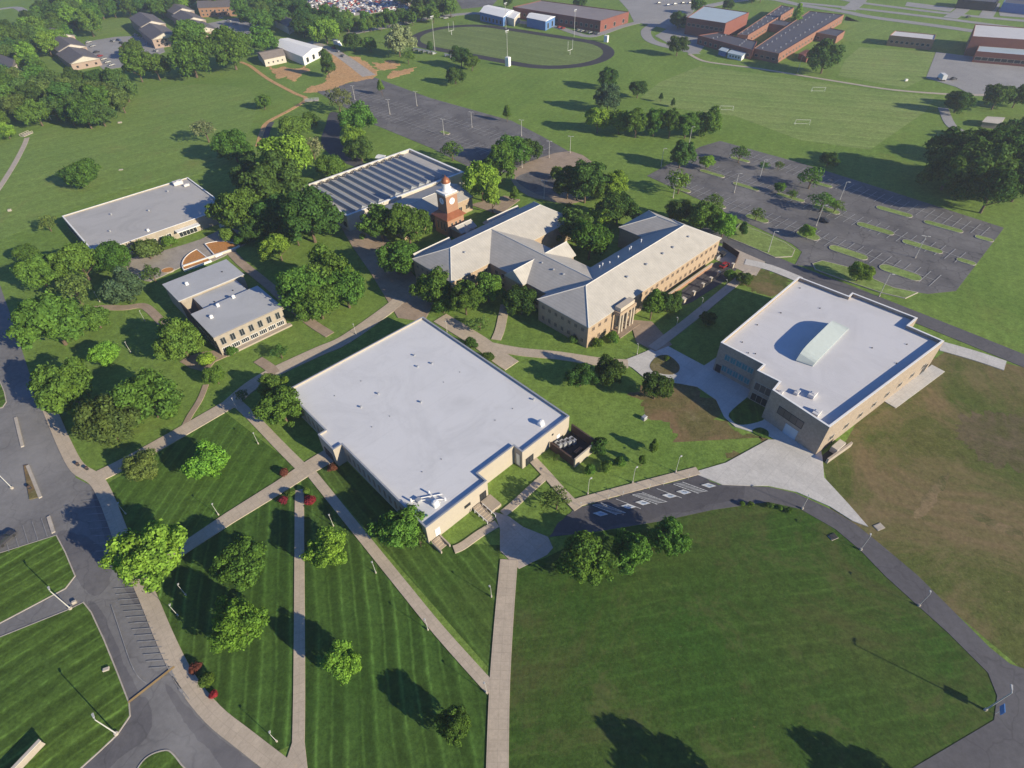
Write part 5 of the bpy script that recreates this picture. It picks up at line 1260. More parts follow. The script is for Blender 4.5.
 (798, 13, 15, 'cone', 'B', 'green tree in the courtyard of the dark roofed school'),
 (189, 55, 44, 'round', 'M', 'large round tree before the stepped apartments'),
 (190, 34, 26, 'round', 'M', 'tree behind the large round one before the stepped apartments'),
 (230, 49, 40, 'round', 'M', 'second large round tree before the stepped apartments'),
 (262, 41, 28, 'round', 'M', 'tree left of the white barn beside the apartments car park'),
 (155, 67, 26, 'round', 'M', 'dark tree left of the large round tree by the apartments'),
 (135, 64, 26, 'oval', 'M', 'tree at the corner of the apartments car park'),
 (133, 49, 18, 'round', 'M', 'tree standing in the apartments car park'),
 (124, 50, 8, 'shrub', 'R', 'pink flowering tree in the apartments car park'),
 (471, 343, 14, 'shrub', 'D', 'left clipped shrub along the far edge of the white roof'),
 (488, 357, 15, 'shrub', 'D', 'right clipped shrub along the far edge of the white roof'),
 (147, 250, 26, 'shrub', 'O', 'large rounded shrub before the long grey roofed building'),
 (169, 241, 14, 'shrub', 'M', 'smaller shrub right of the large one on the plaza'),
 (283, 500, 11, 'shrub', 'R', 'red shrub left of the straight narrow walk'),
 (310, 501, 12, 'shrub', 'R', 'red shrub right of the straight narrow walk'),
 (284, 472, 10, 'shrub', 'N', 'dull red shrub above the crossing of the walks'),
 (332, 468, 11, 'shrub', 'N', 'brown red shrub at the hall entrance corner'),
 (291, 493, 9, 'shrub', 'M', 'green shrub left of the straight narrow walk'),
 (306, 491, 9, 'shrub', 'M', 'green shrub right of the straight narrow walk'),
 (195, 668, 14, 'shrub', 'N', 'dark red shrub where the roadside walk bends'),
 (207, 680, 16, 'shrub', 'M', 'green shrub where the roadside walk bends'),
 (213, 695, 10, 'shrub', 'R', 'small red shrub below the green one by the roadside walk'),
 (599, 446, 22, 'shrub', 'D', 'large dark bush beside the equipment yard'),
 (590, 470, 12, 'shrub', 'M', 'bush nearest the wall corner of the equipment yard'),
 (607, 466, 14, 'shrub', 'M', 'bush between the equipment yard and the conifers'),
 (620, 462, 12, 'shrub', 'M', 'right bush of the row below the equipment yard'),
 (557, 458, 9, 'sparse', 'O', 'small bare bush before the equipment yard'),
 (613, 337, 14, 'shrub', 'M', 'clipped shrub left of the columned entrance steps'),
 (598, 343, 12, 'shrub', 'M', 'shrub at the near corner of the front hipped wing'),
 (573, 340, 10, 'shrub', 'D', 'low shrub under the shaded end of the front hipped wing'),
 (240, 240, 14, 'shrub', 'M', 'shrub on the strip right of the plaza planters'),
 (228, 235, 18, 'shrub', 'M', 'shrub bed before the right end of the long grey building'),
 (206, 360, 16, 'shrub', 'Y', 'yellow shrub bed at the near corner of the stepped roof block'),
 (232, 351, 12, 'shrub', 'M', 'shrub under the windows of the stepped roof block'),
 (264, 243, 14, 'round', 'M', 'small tree behind the plaza at the brown walk'),
 (280, 352, 20, 'sparse', 'D', 'thin dark tree on the lawn beside the stepped roof block'),
 (742, 503.5, 6, 'shrub', 'M', 'first tiny bush from the left inside the curving drive'),
 (751, 504, 7, 'shrub', 'M', 'second tiny bush from the left inside the curving drive'),
 (770, 505.5, 8, 'shrub', 'D', 'third tiny bush from the left inside the curving drive'),
 (779, 507.5, 8, 'shrub', 'M', 'fourth tiny bush from the left inside the curving drive'),
 (789, 510, 7, 'shrub', 'M', 'last tiny bush from the left inside the curving drive'),
 (257, 231, 26, 'round', 'D', 'dark tree in the gap between the plaza and the big clump'),
 (250, 176, 34, 'round', 'D', 'dark crown left of the darkest one by the sawtooth roof'),
 (95, 318, 26, 'round', 'M', 'small tree right of the largest one of the left group'),
): tree(*a)
# rows and clumps
row([(598, 121, 25, 'round', 'B'), (620, 122, 24, 'round', 'B'), (637, 122, 24), (655, 122, 22), (671, 123, 22), (687, 124, 22), (707, 122, 28, 'round', 'M')], 'oval', 'M', '{o} tree from the left in the hedge row across the middle field', 'trees of the middle field row')
row([(680, 182, 30), (713, 203, 20), (707, 162, 15, 'round', 'B'), (740, 155, 20), (757, 214, 18), (765, 166, 11), (779, 165, 11), (780, 188, 11, 'round', 'M'), (793, 194, 13), (808, 232, 15, 'round', 'B'), (812, 178, 28), (823, 203, 24), (836, 206, 18)], 'sparse', 'M', '{o} small tree from the left in the islands of the big car park', 'small trees in the big car park')
row([(951, 170, 44), (964, 156, 56), (978, 172, 58), (1002, 160, 60), (992, 192, 48), (1018, 148, 46), (1022, 184, 40), (1021, 130, 34)], 'round', 'D', '{o} tree from the left in the huge dark clump at the right edge', 'huge dark clump at the right edge')
rw = random.Random(5)
TENS = ['', '', 'twenty', 'thirty', 'forty', 'fifty', 'sixty']
def nth(i):
    if i < 20: return ORD[i]
    n = i + 1; return TENS[n // 10] + '-' + ORD[n % 10 - 1] if n % 10 else TENS[n // 10][:-1] + 'ieth'
def wood(poly, nx, wpx, label, group, tints='DDMMO', kinds=('round', 'oval', 'round')):
    xs = [p[0] for p in poly]; ys = [p[1] for p in poly]; pts = []
    inside = lambda x, y: sum(((poly[i][1] > y) != (poly[i - 1][1] > y)) and (x < (poly[i - 1][0] - poly[i][0]) * (y - poly[i][1]) / (poly[i - 1][1] - poly[i][1]) + poly[i][0]) for i in range(len(poly))) % 2
    tries = 0
    while len(pts) < nx and tries < 6000:
        tries += 1; x = rw.uniform(min(xs), max(xs)); y = rw.uniform(min(ys), max(ys))
        if inside(x, y) and all(math.hypot((x - a) / 1.0, (y - b) * 1.5) > wpx * .55 for a, b in pts): pts.append((x, y))
    for i, (x, y) in enumerate(sorted(pts)):
        tt = rw.choice(tints); tree(x, y, wpx * rw.uniform(.85, 1.25), rw.choice(kinds), tt, nth(i) + ' ' + label.replace('tree', 'crown from the left', 1) if nx > 1 else label, group)
wood([(-12, 80), (0, 74), (30, 74), (60, 76), (110, 74), (128, 92), (126, 108), (90, 116), (60, 116), (25, 112), (10, 108), (-12, 110)], 30, 24, 'tree in the mixed wood at the upper left', 'mixed wood at the upper left', 'DDMOO')
wood([(-12, 118), (4, 116), (8, 128), (2, 138), (-12, 138)], 3, 18, 'tree at the left edge beside the footbridge', 'trees by the footbridge', 'MMB')
wood([(-12, 28), (20, 26), (32, 14), (60, 2), (75, -6), (200, -6), (185, 4), (150, 9), (110, 15), (75, 26), (58, 42), (40, 50), (26, 62), (-12, 50)], 56, 17, 'tree in the long wood along the upper left edge', 'long wood along the upper left edge', 'DDMMB')
wood([(202, -6), (300, -6), (296, 6), (282, 16), (268, 24), (240, 14), (236, 2)], 22, 17, 'tree in the dark wood behind the apartments', 'dark wood behind the apartments', 'DDM')
wood([(296, 22), (306, 8), (322, 14), (345, 16), (350, 24), (335, 28), (318, 22), (300, 34)], 10, 16, 'tree in the thicket behind the white barn', 'thicket behind the white barn', 'DMM')
wood([(343, 26), (360, 18), (390, 16), (420, 10), (452, 4), (452, 10), (425, 16), (395, 21), (365, 26)], 20, 11, 'tree in the overgrown hedge below the scrapyard', 'overgrown hedge below the scrapyard', 'DMM')
wood([(395, -6), (450, -6), (450, 3), (425, 4), (400, 2)], 9, 13, 'tree at the top edge right of the scrapyard', 'trees right of the scrapyard', 'DDM')
wood([(20, 60), (36, 62), (48, 70), (40, 74), (24, 72)], 5, 12, 'tree beside the leftmost apartment row', 'bushes beside the leftmost apartments', 'MMB')
wood([(740, -6), (768, -6), (768, -1), (742, -1)], 2, 13, 'tree at the top edge above the school', 'dark trees at the top edge', 'D')
# two trees just outside the lower edge whose shade falls on the lawn
def tree_at(tip, h, label):
    """tree of height h whose shade reaches the ground point tip"""
    L = h / math.tan(R(SUN_EL)); t = G(*tip); b = Vector((t.x + L * math.cos(R(SUN_AZ)), t.y + L * math.sin(R(SUN_AZ)), 0)); K = KIND['round']; rad = h / (2 * K['e'] + K['t'])
    e = empty('broadleaf_tree', b, label, 'tree', rz=1.); zc = (K['e'] + K['t']) * rad
    for nm, me in (('trunk', K['trunk']), ('crown', K['crowns'][0])):
        o = link(nm, me, parent=e); o.location = (0, 0, zc); o.scale = (rad * .72, rad * .72, rad); o.color = (*TINT['M'], 1)
tree_at((607, 729), 12, 'tree below the lower edge casting the left shade on the lawn'); tree_at((800, 741), 11, 'tree below the lower edge casting the right shade on the lawn')

# ================================================================== LAMPS, SIGNS, CARS, SMALL THINGS
def lamp(base, h, label, group, arms=1, ang=43., mat='pole', name='lamp_post', base_r=.25):
    e = empty(name, G(*base), label, 'lamp', group, R(ang))
    key = (round(h, 1), arms, base_r)
    if key not in _lm:
        m = MB(); r = .04 + h * .0048 if h < 7 else .05 + h * .0085
        _lm[key] = (MB().lathe([(base_r, 0), (base_r, .5), (base_r * .9, .55)], 10).me('concrete_base', 'kerb'), MB().tube((0, 0, .4), (0, 0, h), r, r * .65, 8).me('pole', 'pole'),
                    MB().tube((0, 0, h - .1), (.12 * h * .6, 0, h), r * .6, n=6).me('arm', 'pole'),
                    MB().add([(-.12 * h * .1 + x * s, y, h + z) for x, y, z in ((0, -.14, -.05), (1, -.2, -.05), (1, .2, -.05), (0, .14, -.05), (0, -.1, .1), (1, -.14, .06), (1, .14, .06), (0, .1, .1)) for s in (.1 * h if h < 7 else .9,)], [(0, 3, 2, 1), (4, 5, 6, 7), (0, 1, 5, 4), (1, 2, 6, 5), (2, 3, 7, 6), (3, 0, 4, 7)]).me('lamp_head', 'pole'))
    b, p, a, hd = _lm[key]
    link('concrete_base', b, parent=e); link('pole', p, parent=e)
    for k in range(arms):
        o = link('arm', a, parent=e); o.rotation_euler[2] = k * math.pi
        o = link('lamp_head', hd, parent=e); o.rotation_euler[2] = k * math.pi; o.location = (.07 * h * (1 if k == 0 else -1), 0, 0)
    return e
_lm = {}
wl = [(126, 514, 'beside the roadside walk above the big bright tree'), (218.7, 515, 'beside the tan walk on the triangular lawn'), (333.5, 526, 'beside the diagonal walk nearest the red shrubs'), (376, 573, 'on the upper part of the diagonal walk'),
      (178, 615.5, 'beside the roadside walk below the big bright tree'), (186, 595, 'in the shade right of the big bright tree'), (428, 630, 'on the lower part of the diagonal walk'), (486.5, 693, 'where the diagonal walk meets the wide walk'), (277, 741.5, 'at the foot of the narrow straight walk'), (491.5, 597, 'beside the wide walk below the hall'),
      (258.4, 444, 'beside the walk left of the hall'), (100, 302, 'on the brown path at the dense left trees'), (131, 352.5, 'on the small shaded lawn at the left'), (145, 321, 'beside the brown path near the stepped roof block'),
      (356, 334.5, 'on the tan walk behind the hall'), (447, 332, 'behind the top corner of the hall'), (637, 354.5, 'beside the pale plaza at the columned entrance'),
      (676, 328, 'nearest the plaza along the long walk'), (701, 308, 'in the middle of the long walk'), (725, 290, 'at the far end of the long walk'), (237, 409, 'at the fork of the tan walks')]
for x, y, t in wl: lamp((x, y), 3.8, 'short white walkway lamp ' + t, 'short walkway lamps', base_r=.16, ang=120)
for k, (x, y) in enumerate(((587.7, 494), (632.5, 483), (675.7, 472))): lamp((x, y), 5.4, ORD[k] + ' white lamp post from the left above the accessible parking bays', 'lamps above the parking bays', base_r=.2)
for k, (x, y) in enumerate(((661, 167), (673, 198), (689, 144.6), (734, 193), (759.5, 179), (768, 252.6), (816, 226), (839, 202), (879, 296.5), (915, 258))):
    lamp((x, y), 8.6, ORD[k] + ' tall lamp from the left around the big right car park', 'tall lamps of the right car park', arms=2 if k == 9 else 1, ang=-20)
for k, (x, y) in enumerate(((355, 100), (390, 114.5), (417, 106), (444, 135), (472, 127.5), (521.5, 136), (522, 168), (544, 199), (549, 158), (570, 153))):
    lamp((x, y), 8.0, ORD[k] + ' tall lamp from the left around the upper left car park', 'tall lamps of the upper left car park', arms=2, ang=-20)
for k, (x, y, t) in enumerate(((117, 734, 'lowest tall lamp on the striped lawn beside the left road'), (71, 609, 'tall lamp where the side drive meets the left road'), (12.5, 488.5, 'tall lamp between the parking islands at the left edge'))):
    lamp((x, y), 7.4, t, 'tall lamps of the left road', arms=1, ang=135, base_r=.35)
for k, (x, y, h) in enumerate(((802, 509, 4.6), (860.5, 550, 5.2), (918.5, 606, 4.9))): lamp((x, y), h, ORD[k] + ' lamp along the curving drive from the pale concrete plaza', 'lamps of the curving drive', ang=60)
lamp((985, 710), 8.2, 'tall lamp post at the road corner beside the blue sign', 'tall corner lamp', ang=60)
for x, y, t in ((953, 111, 'tall pole beside the round dark tree at the curved drive'), (797.5, 72.5, 'pole beside the path below the dark roofed school')): lamp((x, y), 9.5, t, 'poles by the far path', ang=0)
for x, y, h, t in ((435, 51, 22, 'left near floodlight mast of the running track'), (507.6, 66, 21, 'right near floodlight mast of the running track'), (506, 29, 18, 'middle far floodlight mast of the running track'), (574, 37, 18, 'right far floodlight mast of the running track')):
    e = empty('floodlight_mast', G(x, y), t, 'floodlight', 'floodlight masts', R(50)); MB().tube((0, 0, 0), (0, 0, h), .17, .1).build('pole', 'pole', e); b = MB().box(-1.8, 1.8, -.08, .08, h - .9, h - .75).box(-1.8, 1.8, -.08, .08, h - .1, h + .05).build('crossbar', 'pole', e)
    for k in range(4): MB().box(-1.6 + k * .9, -1.1 + k * .9, -.35, .1, h - .05, h + .45).build('floodlight', 'white', e)

CARCOL = [(.36, .36, .37), (.05, .05, .06), (.46, .455, .44), (.30, .02, .02), (.08, .12, .25), (.22, .22, .23), (.45, .42, .36)]
def carmesh():
    def ext(prof, y0, y1, inset=0.):
        n = len(prof); v = [(x, y0, z) for x, z in prof] + [(x, y1, z) for x, z in prof]
        return v, [(i, (i + 1) % n, n + (i + 1) % n, n + i) for i in range(n)] + [tuple(range(n)), tuple(range(n, 2 * n))[::-1]]
    body = MB().add(*ext([(-2.2, .35), (2.2, .35), (2.25, .65), (1.9, .85), (.9, .95), (-1.6, 1.0), (-2.2, .95), (-2.25, .6)], -.88, .88))
    v = [(1.0, -.82, .94), (-1.8, -.82, .98), (-1.8, .82, .98), (1.0, .82, .94), (.35, -.66, 1.44), (-1.25, -.66, 1.46), (-1.25, .66, 1.46), (.35, .66, 1.44)]
    cab = MB().add(v, [(0, 1, 2, 3), (4, 7, 6, 5), (0, 4, 5, 1), (1, 5, 6, 2), (2, 6, 7, 3), (3, 7, 4, 0)])
    top = MB().add([(.3, -.62, 1.452), (-1.2, -.62, 1.472), (-1.2, .62, 1.472), (.3, .62, 1.452), (.2, -.55, 1.50), (-1.1, -.55, 1.51), (-1.1, .55, 1.51), (.2, .55, 1.50)], [(0, 1, 2, 3), (4, 7, 6, 5), (0, 4, 5, 1), (1, 5, 6, 2), (2, 6, 7, 3), (3, 7, 4, 0)])
    wh = MB().tube((0, -.11, 0), (0, .11, 0), .33, n=12)
    return body.me('body', 'car'), cab.me('windows', 'glass'), top.me('car_roof', 'car'), wh.me('wheel', 'tyre')
CM = carmesh()
def car(px, ang, col, label, group=None, s=1., world=None):
    e = empty('parked_car', world or G(*px), label, 'car', group, R(ang)); e.location.z = .05 + .0015 * _layer[0] if world is None else e.location.z
    for nm, me in zip(('body', 'windows', 'car_roof'), CM[:3]):
        o = link(nm, me, parent=e); o.color = (*col, 1)
    for x in (-1.35, 1.4):
        for y in (-.82, .82): o = link('wheel', CM[3], parent=e); o.location = (x, y, .33)
    return e
car((7, 541), 70, CARCOL[1], 'dark car parked at the left edge beside the triangle lawn')
car((823, 222), -45, CARCOL[1], 'dark car parked beside the tall lamp in the big right car park')
car((724, 267), 43, CARCOL[3], 'red vehicle parked in the service yard behind the front wing')
CP = [(89, 43, 60, 2, 'white car, leftmost'), (93, 47, 60, 0, 'silver car below the leftmost white one'), (97, 53, 60, 1, 'dark car'), (100, 57, 60, 3, 'dark red car'), (104, 60, 60, 2, 'white car above the white van'), (108, 63, 60, 2, 'white van sized car'), (112, 66, 60, 2, 'lowest white car'),
      (113, 42, -30, 0, 'silver car in the upper row'), (119, 41, -30, 4, 'blue car in the upper row'), (122, 44, -30, 1, 'dark car in the upper row'), (136, 36, -30, 2, 'white car beside the two unit apartments'), (141, 39, -30, 2, 'second white car beside the two unit apartments'), (148, 45, -30, 0, 'silver car beside the two unit apartments'), (156, 52, -30, 2, 'white car nearest the dark tree')]
for x, y, a, c, t in CP: car((x, y), a, CARCOL[c], t + ' in the apartments car park', 'cars in the apartments car park')
CP2 = [(221, 19, 'white car'), (229, 22, 'second white car'), (243, 19, 'white car near the dark wood'), (250, 22, 'dark car near the dark wood'), (235, 25, 'silver car'), (251, 33, 'white car beside the round tree'), (224, 26, 'grey car'), (248, 36, 'blue car beside the round tree')]
for i, (x, y, t) in enumerate(CP2): car((x, y), -20, CARCOL[(2, 2, 0, 1, 0, 2, 5, 4)[i]], t + ' in the car park below the pink brick apartments', 'cars below the pink brick apartments')
CP3 = [(659, 4, 5), (668, 6, 4), (675, 5, 0), (683, 4, 1), (690, 4, 5)]
for i, (x, y, c) in enumerate(CP3): car((x, y), 20, CARCOL[c], ORD[i] + ' car from the left on the pavement above the brick gymnasium', 'cars above the brick gymnasium')
CP4 = [(578, 31), (582, 32), (586, 32.5), (590, 33.5), (594, 34), (598, 34.5), (559, 28), (563, 29)]
for i, (x, y) in enumerate(CP4): car((x, y), 50, CARCOL[(5, 0, 1, 0, 1, 5, 3, 3)[i]], ORD[i] + (' car from the left along' if i < 6 else ' listed car, reddish, on') + ' the drive below the long red brick building', 'cars along the brick building drive')
for i, (x, y, c, t) in enumerate(((446, 19, 2, 'white car beside the road at the far left of the track'), (453, 17, 5, 'grey car beside the road at the far left of the track'), (490, 20, 2, 'white car before the blue metal shed'), (498, 21, 0, 'silver car before the blue metal shed'), (403, 9.5, 2, 'white car beside the scrapyard hedge'), (953, 80, 1, 'dark car with white roof beside the grey yard trailer'), (968, 18, 1, 'dark car in the small lot at the upper right'))): car((x, y), 20, CARCOL[c], t)
car((338, 52), -50, CARCOL[0], 'silver pickup on the gravel drive'); car((343, 57), -50, CARCOL[5], 'grey car on the gravel drive'); car((334, 49), -50, CARCOL[3], 'red machine beside the gravel drive'); car((335, 41), -10, CARCOL[4], 'blue vehicle behind the dirt patch')
# scrapyard beyond the hedge: far too many wrecks to count
v = []; f = []; ci = []
for i in range(1500):
    x = rw.uniform(283, 408); y = rw.uniform(-6, 17 - (max(0, x - 330) * .10)) if x > 308 else rw.uniform(-6, 6)
    p = G(x, y); a = rw.uniform(0, 3.14); ca, sa = math.cos(a), math.sin(a); h = rw.uniform(.9, 1.6); b = len(v); L = 2.1
    for (lx, ly, lz) in ((-L, -.85, .1), (L, -.85, .1), (L, .85, .1), (-L, .85, .1), (-L, -.85, .9), (L, -.85, .8), (L, .85, .8), (-L, .85, .9), (-1.4, -.65, h + .3), (.5, -.65, h + .3), (.5, .65, h + .3), (-1.4, .65, h + .3)):
        v.append((p.x + lx * ca - ly * sa, p.y + lx * sa + ly * ca, lz))
    for q in ((0, 1, 5, 4), (1, 2, 6, 5), (2, 3, 7, 6), (3, 0, 4, 7), (4, 5, 9, 8), (5, 6, 10, 9), (6, 7, 11, 10), (7, 4, 8, 11), (8, 9, 10, 11)): f.append(tuple(b + t for t in q))
t = NT('scrap_metal'); g = t.n('ShaderNodeNewGeometry'); cr = t.n('ShaderNodeValToRGB'); cr.color_ramp.interpolation = 'CONSTANT'
cols = [(.05, .05, .06), (.5, .5, .5), (.65, .63, .62), (.08, .10, .22), (.25, .05, .04), (.3, .3, .32), (.12, .1, .1), (.6, .58, .5)]
while len(cr.color_ramp.elements) < len(cols): cr.color_ramp.elements.new(.5)
for i, c in enumerate(cols): cr.color_ramp.elements[i].position = i / len(cols); cr.color_ramp.elements[i].color = (*c, 1)
t.l(g.outputs['Random Per Island'], cr.inputs[0]); t.l(cr.outputs[0], t.b.inputs['Base Color']); t.b.inputs['Roughness'].default_value = .5
link('scrapyard_cars', mesh('scrapyard_cars', v, f), t.m, label='mass of scrapped cars filling the yard at the top edge', cat='scrap', kind='stuff')
surf('scrapyard_ground', [(280, -8), (415, -8), (410, 6), (370, 14), (330, 18), (308, 10), (283, 8)], 'gravel', z=.01)

# small fixtures
def goal(px, ang, label):
    e = empty('soccer_goal', G(*px), label, 'goal', 'soccer goals', R(ang)); w_, h, d = 3.66, 2.6, 2.0
    MB().tube((-w_, 0, 0), (-w_, 0, h), .06).tube((w_, 0, 0), (w_, 0, h), .06).build('post', 'white', e); MB().tube((-w_, 0, h), (w_, 0, h), .06).build('crossbar', 'white', e)
    MB().tube((-w_, 0, h), (-w_, d, 0), .05).tube((w_, 0, h), (w_, d, 0), .05).tube((-w_, d, .05), (w_, d, .05), .06).build('net_frame', 'white', e)
goal((726, 111), -8, 'white soccer goal at the left end of the soccer field'); goal((818, 92), -8, 'white soccer goal at the far right of the soccer field'); goal((802, 125), -8, 'white soccer goal at the near right of the soccer field')
for x, sg, lab in ((-57, 1, 'left'), (57, -1, 'right')):
    e = empty('goal_post', TP(x, 0), 'white football goal post at the ' + lab + ' end of the track field', 'goal', 'football goal posts', TA)
    MB().tube((0, 0, 0), (0, 0, 3), .12).build('stem', 'white', e); MB().tube((0, -3, 3), (0, 3, 3), .09).build('crossbar', 'white', e)
    for s in (-3, 3): MB().tube((0, s, 3), (0, s, 9), .07).build('upright', 'white', e)
for x, lab in ((-38, 'left'), (-6, 'right')):
    e = empty('bleachers', TP(x, -49), lab + ' stand of grey bleachers on the near side of the track', 'bleachers', 'track bleachers', TA)
    for k in range(5): MB().box(-11, 11, -1.0 - k * .8, -.4 - k * .8, .35 + k * .42, .43 + k * .42).build('bench', 'grey_metal', e)
    m = MB()
    for x2 in (-10, -5, 0, 5, 10): m.add([(x2 - .06, -.4, 0), (x2 + .06, -.4, 0), (x2 + .06, -4.4, 0), (x2 - .06, -4.4, 0), (x2 - .06, -.4, .34), (x2 + .06, -.4, .34), (x2 + .06, -4.4, 2.0), (x2 - .06, -4.4, 2.0)], [(0, 1, 2, 3), (4, 5, 6, 7), (0, 1, 5, 4), (1, 2, 6, 5), (2, 3, 7, 6), (3, 0, 4, 7)])
    m.build('frame', 'grey_metal', e)
def shed(px, dims, ang, label, mat='white', roof='white', name='utility_box', cat='box'):
    e = empty(name, G(*px), label, cat, rz=R(ang)); a, b, h = dims
    MB().box(-a / 2, a / 2, -b / 2, b / 2, .12, h).build('cabinet', mat, e); MB().add([(-a * .55, -b * .55, h + .003), (a * .55, -b * .55, h + .003), (a * .55, b * .55, h + .003), (-a * .55, b * .55, h + .003), (-a * .45, -b * .45, h * 1.12), (a * .45, -b * .45, h * 1.12), (a * .45, b * .45, h * 1.12), (-a * .45, b * .45, h * 1.12)], [(0, 3, 2, 1), (4, 5, 6, 7), (0, 1, 5, 4), (1, 2, 6, 5), (2, 3, 7, 6), (3, 0, 4, 7)]).build('lid', roof, e); MB().box(-a * .6, a * .6, -b * .6, b * .6, 0, .118).build('pad', 'kerb', e)
    return e
shed((508, 66), (3, 2.5, 5), -38, 'white press box tower beside the near floodlight of the track', name='press_box', cat='press box')
shed((606, 42), (3, 2, 4), -38, 'small white box at the right bend of the running track', name='equipment_box')
shed((75, 603), (.7, .5, .6), 30, 'pale utility box beside the lamp at the side drive', 'kerb', 'kerb')
shed((107, 670), (1.0, .6, .5), 20, 'pale utility box on the striped lawn beside the left road', 'kerb', 'kerb')
shed((644, 419), (1.2, 1.0, .9), 40, 'grey utility box alone on the lawn right of the hall', 'grey_metal', 'grey_metal')
shed((120, 123), (1.8, 1.0, .6), 10, 'pale box on the grass at the edge of the mixed wood', 'kerb', 'kerb')
shed((121, 170), (1.6, .8, .3), 10, 'low pale slab on the big left field', 'kerb', 'kerb')
shed((10, 211), (1.1, .9, .7), 10, 'pale box on the grass at the left edge', 'kerb', 'kerb')
shed((906, 81), (1.5, 1.1, 1.0), 0, 'white box on the upper right field')
shed((879, 527), (1.7, 1.2, .15), 20, 'pale concrete slab on the scrub beside the curving drive', 'kerb', 'kerb')
shed((833, 537), (1.5, 1.1, .2), 20, 'dark drain cover on the lawn inside the curving drive', 'dark', 'fence')
for k, (x, y) in enumerate(((79, 466), (88, 470), (31, 489))):
    e = empty('litter_bin', G(x, y), ('dark litter bin left of the pair at the roadside walk', 'dark litter bin right of the pair at the roadside walk', 'dark litter bin on the parking island at the left')[k], 'bin')
    MB().lathe([(.3, .1), (.36, .95), (.38, 1.0)], 12).build('bin', 'dark', e); MB().lathe([(.4, 1.003), (.38, 1.15), (.15, 1.25)], 12).build('lid', 'dark_brown', e)
e = empty('sign_wall', G(28, 762), 'long pale sign wall on the striped lawn at the lower left', 'sign', rz=math.atan2(*( (G(37, 752) - G(20, 770)).yx)))
MB().box(-3, 3, -.22, .22, 0, 1.7).build('wall', 'concrete_warm', e); MB().box(-3.1, 3.1, -.3, .3, 1.703, 1.85).build('cap', 'cream', e)
e = empty('road_sign', G(995, 714), 'blue sign panel on a post at the road corner beside the tall lamp', 'sign', rz=R(60))
MB().tube((0, 0, 0), (0, 0, 2.6), .06).build('post', 'pole', e); MB().box(-.75, .75, -.06, .06, 1.6, 3.0).build('panel', 'paint_blue', e)
for k, x in enumerate((150, 322, 413, 583, 675, 838)):
    p = stall(x) - dep.normalized() * .7; e = empty('parking_sign', (p.x, p.y, 0), ORD[k] + ' small parking sign from the left at the accessible bays', 'sign', 'signs at the accessible bays', math.atan2(alo.y, alo.x))
    MB().tube((0, 0, 0), (0, 0, 1.9), .045, n=6).build('post', 'pole', e); MB().box(-.15, .15, -.06, -.03, 1.45, 1.9).build('panel', 'grey_metal', e)
def footbridge(px, ang, L, label, mat='white'):
    e = empty('footbridge', G(*px), label, 'bridge', rz=R(ang)); MB().box(-L / 2, L / 2, -1.3, 1.3, .1, .35).build('deck', 'kerb', e)
    for s in (-1.3, 1.3):
        m = MB().box(-L / 2, L / 2, s - .06, s + .06, 1.25, 1.4)
        m.box(-L / 2, L / 2, s - .05, s + .05, .75, .85)
        for k in range(5): m.box(-L / 2 + k * L / 4 - .07, -L / 2 + k * L / 4 + .07, s - .07, s + .07, .352, 1.25)
        m.build('railing', 'kerb' if mat == 'white' else mat, e)
footbridge((27, 135), 75, 6, 'white railed footbridge where the path enters the left wood'); footbridge((312, 101), 10, 8, 'small dark culvert bridge on the dirt track', 'grey_metal')
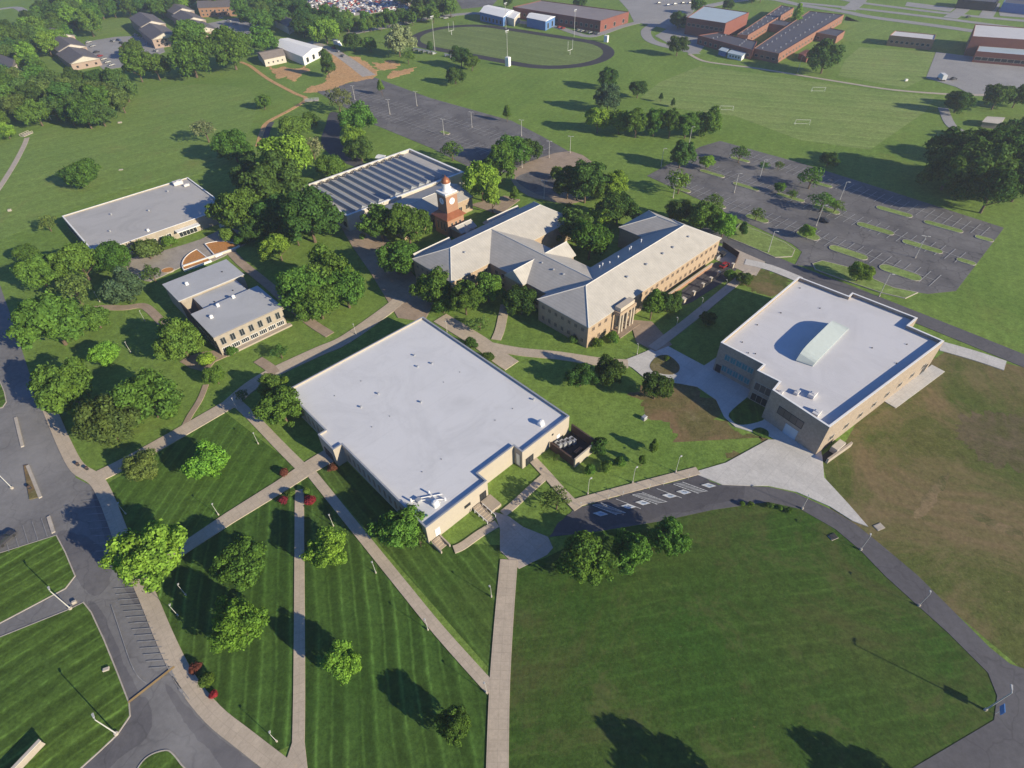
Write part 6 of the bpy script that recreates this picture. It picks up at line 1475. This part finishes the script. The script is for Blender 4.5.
e = empty('timber_frame', G(57, 119), 'white open timber frame at the edge of the mixed wood', 'frame', rz=R(30)); MB().box(-3, -2.8, -.1, .1, 0, 4).box(2.8, 3, -.1, .1, 0, 4).build('post', 'white', e); MB().box(-3.2, 3.2, -.12, .12, 4.003, 4.2).box(-3, 3, -.1, .1, 2.2, 2.35).build('beam', 'white', e)
def truck(px, ang, label):
    e = empty('box_truck', G(*px), label, 'truck', rz=R(ang)); MB().box(-3.5, 2, -1.2, 1.2, 1.0, 3.6).build('cargo_box', 'white_wall', e); MB().add([(2.1, -1.1, .6), (4, -1.1, .6), (4, 1.1, .6), (2.1, 1.1, .6), (2.1, -1.1, 2.6), (3.3, -1.0, 2.6), (3.3, 1.0, 2.6), (2.1, 1.1, 2.6)], [(0, 3, 2, 1), (4, 5, 6, 7), (0, 1, 5, 4), (1, 2, 6, 5), (2, 3, 7, 6), (3, 0, 4, 7)]).build('cab', 'white', e); MB().box(-3.4, 2.05, -.5, .5, .6, .998).build('chassis', 'dark', e)
    for x in (-2.4, 3.0):
        for y in (-1.0, 1.0): MB().tube((x, y - .15, .5), (x, y + .15, .5), .5, n=12).build('wheel', 'tyre', e)
truck((941, 80), 80, 'white box truck at the corner of the grey yard')
truck((338, 46), -40, 'white truck on the gravel drive beside the barn')
quad_block('trailer', 'brown tarped trailer beside the huge dark clump', [(983, 122), (988, 117), (1004, 118), (1000, 124)], 2.6, 'roof_shed', 'cream', .8, 1, 'trailer')
quad_block('service_shed', 'small white shed behind the sawtooth hall', [(376, 158), (379, 155), (385, 156), (382, 159)], 3.0, 'white_wall', 'white', .6, 1, 'shed')

# ================================================================== HAZE (even air over the whole place)
hz = MB().box(-2700, 2700, -600, 3300, -1, 114)
o = hz.build('haze', None, kind='stuff'); o['label'] = 'thin pale summer haze over the far fields'; o['category'] = 'haze'
hm = bpy.data.materials.new('haze_air'); hm.use_nodes = True; hn = hm.node_tree; hn.nodes.clear()
vo = hn.nodes.new('ShaderNodeVolumePrincipled'); vo.inputs['Color'].default_value = (.86, .91, 1, 1); vo.inputs['Density'].default_value = 0.00021; vo.inputs['Anisotropy'].default_value = .2
ho = hn.nodes.new('ShaderNodeOutputMaterial'); hn.links.new(vo.outputs[0], ho.inputs['Volume']); o.data.materials.clear(); o.data.materials.append(hm)
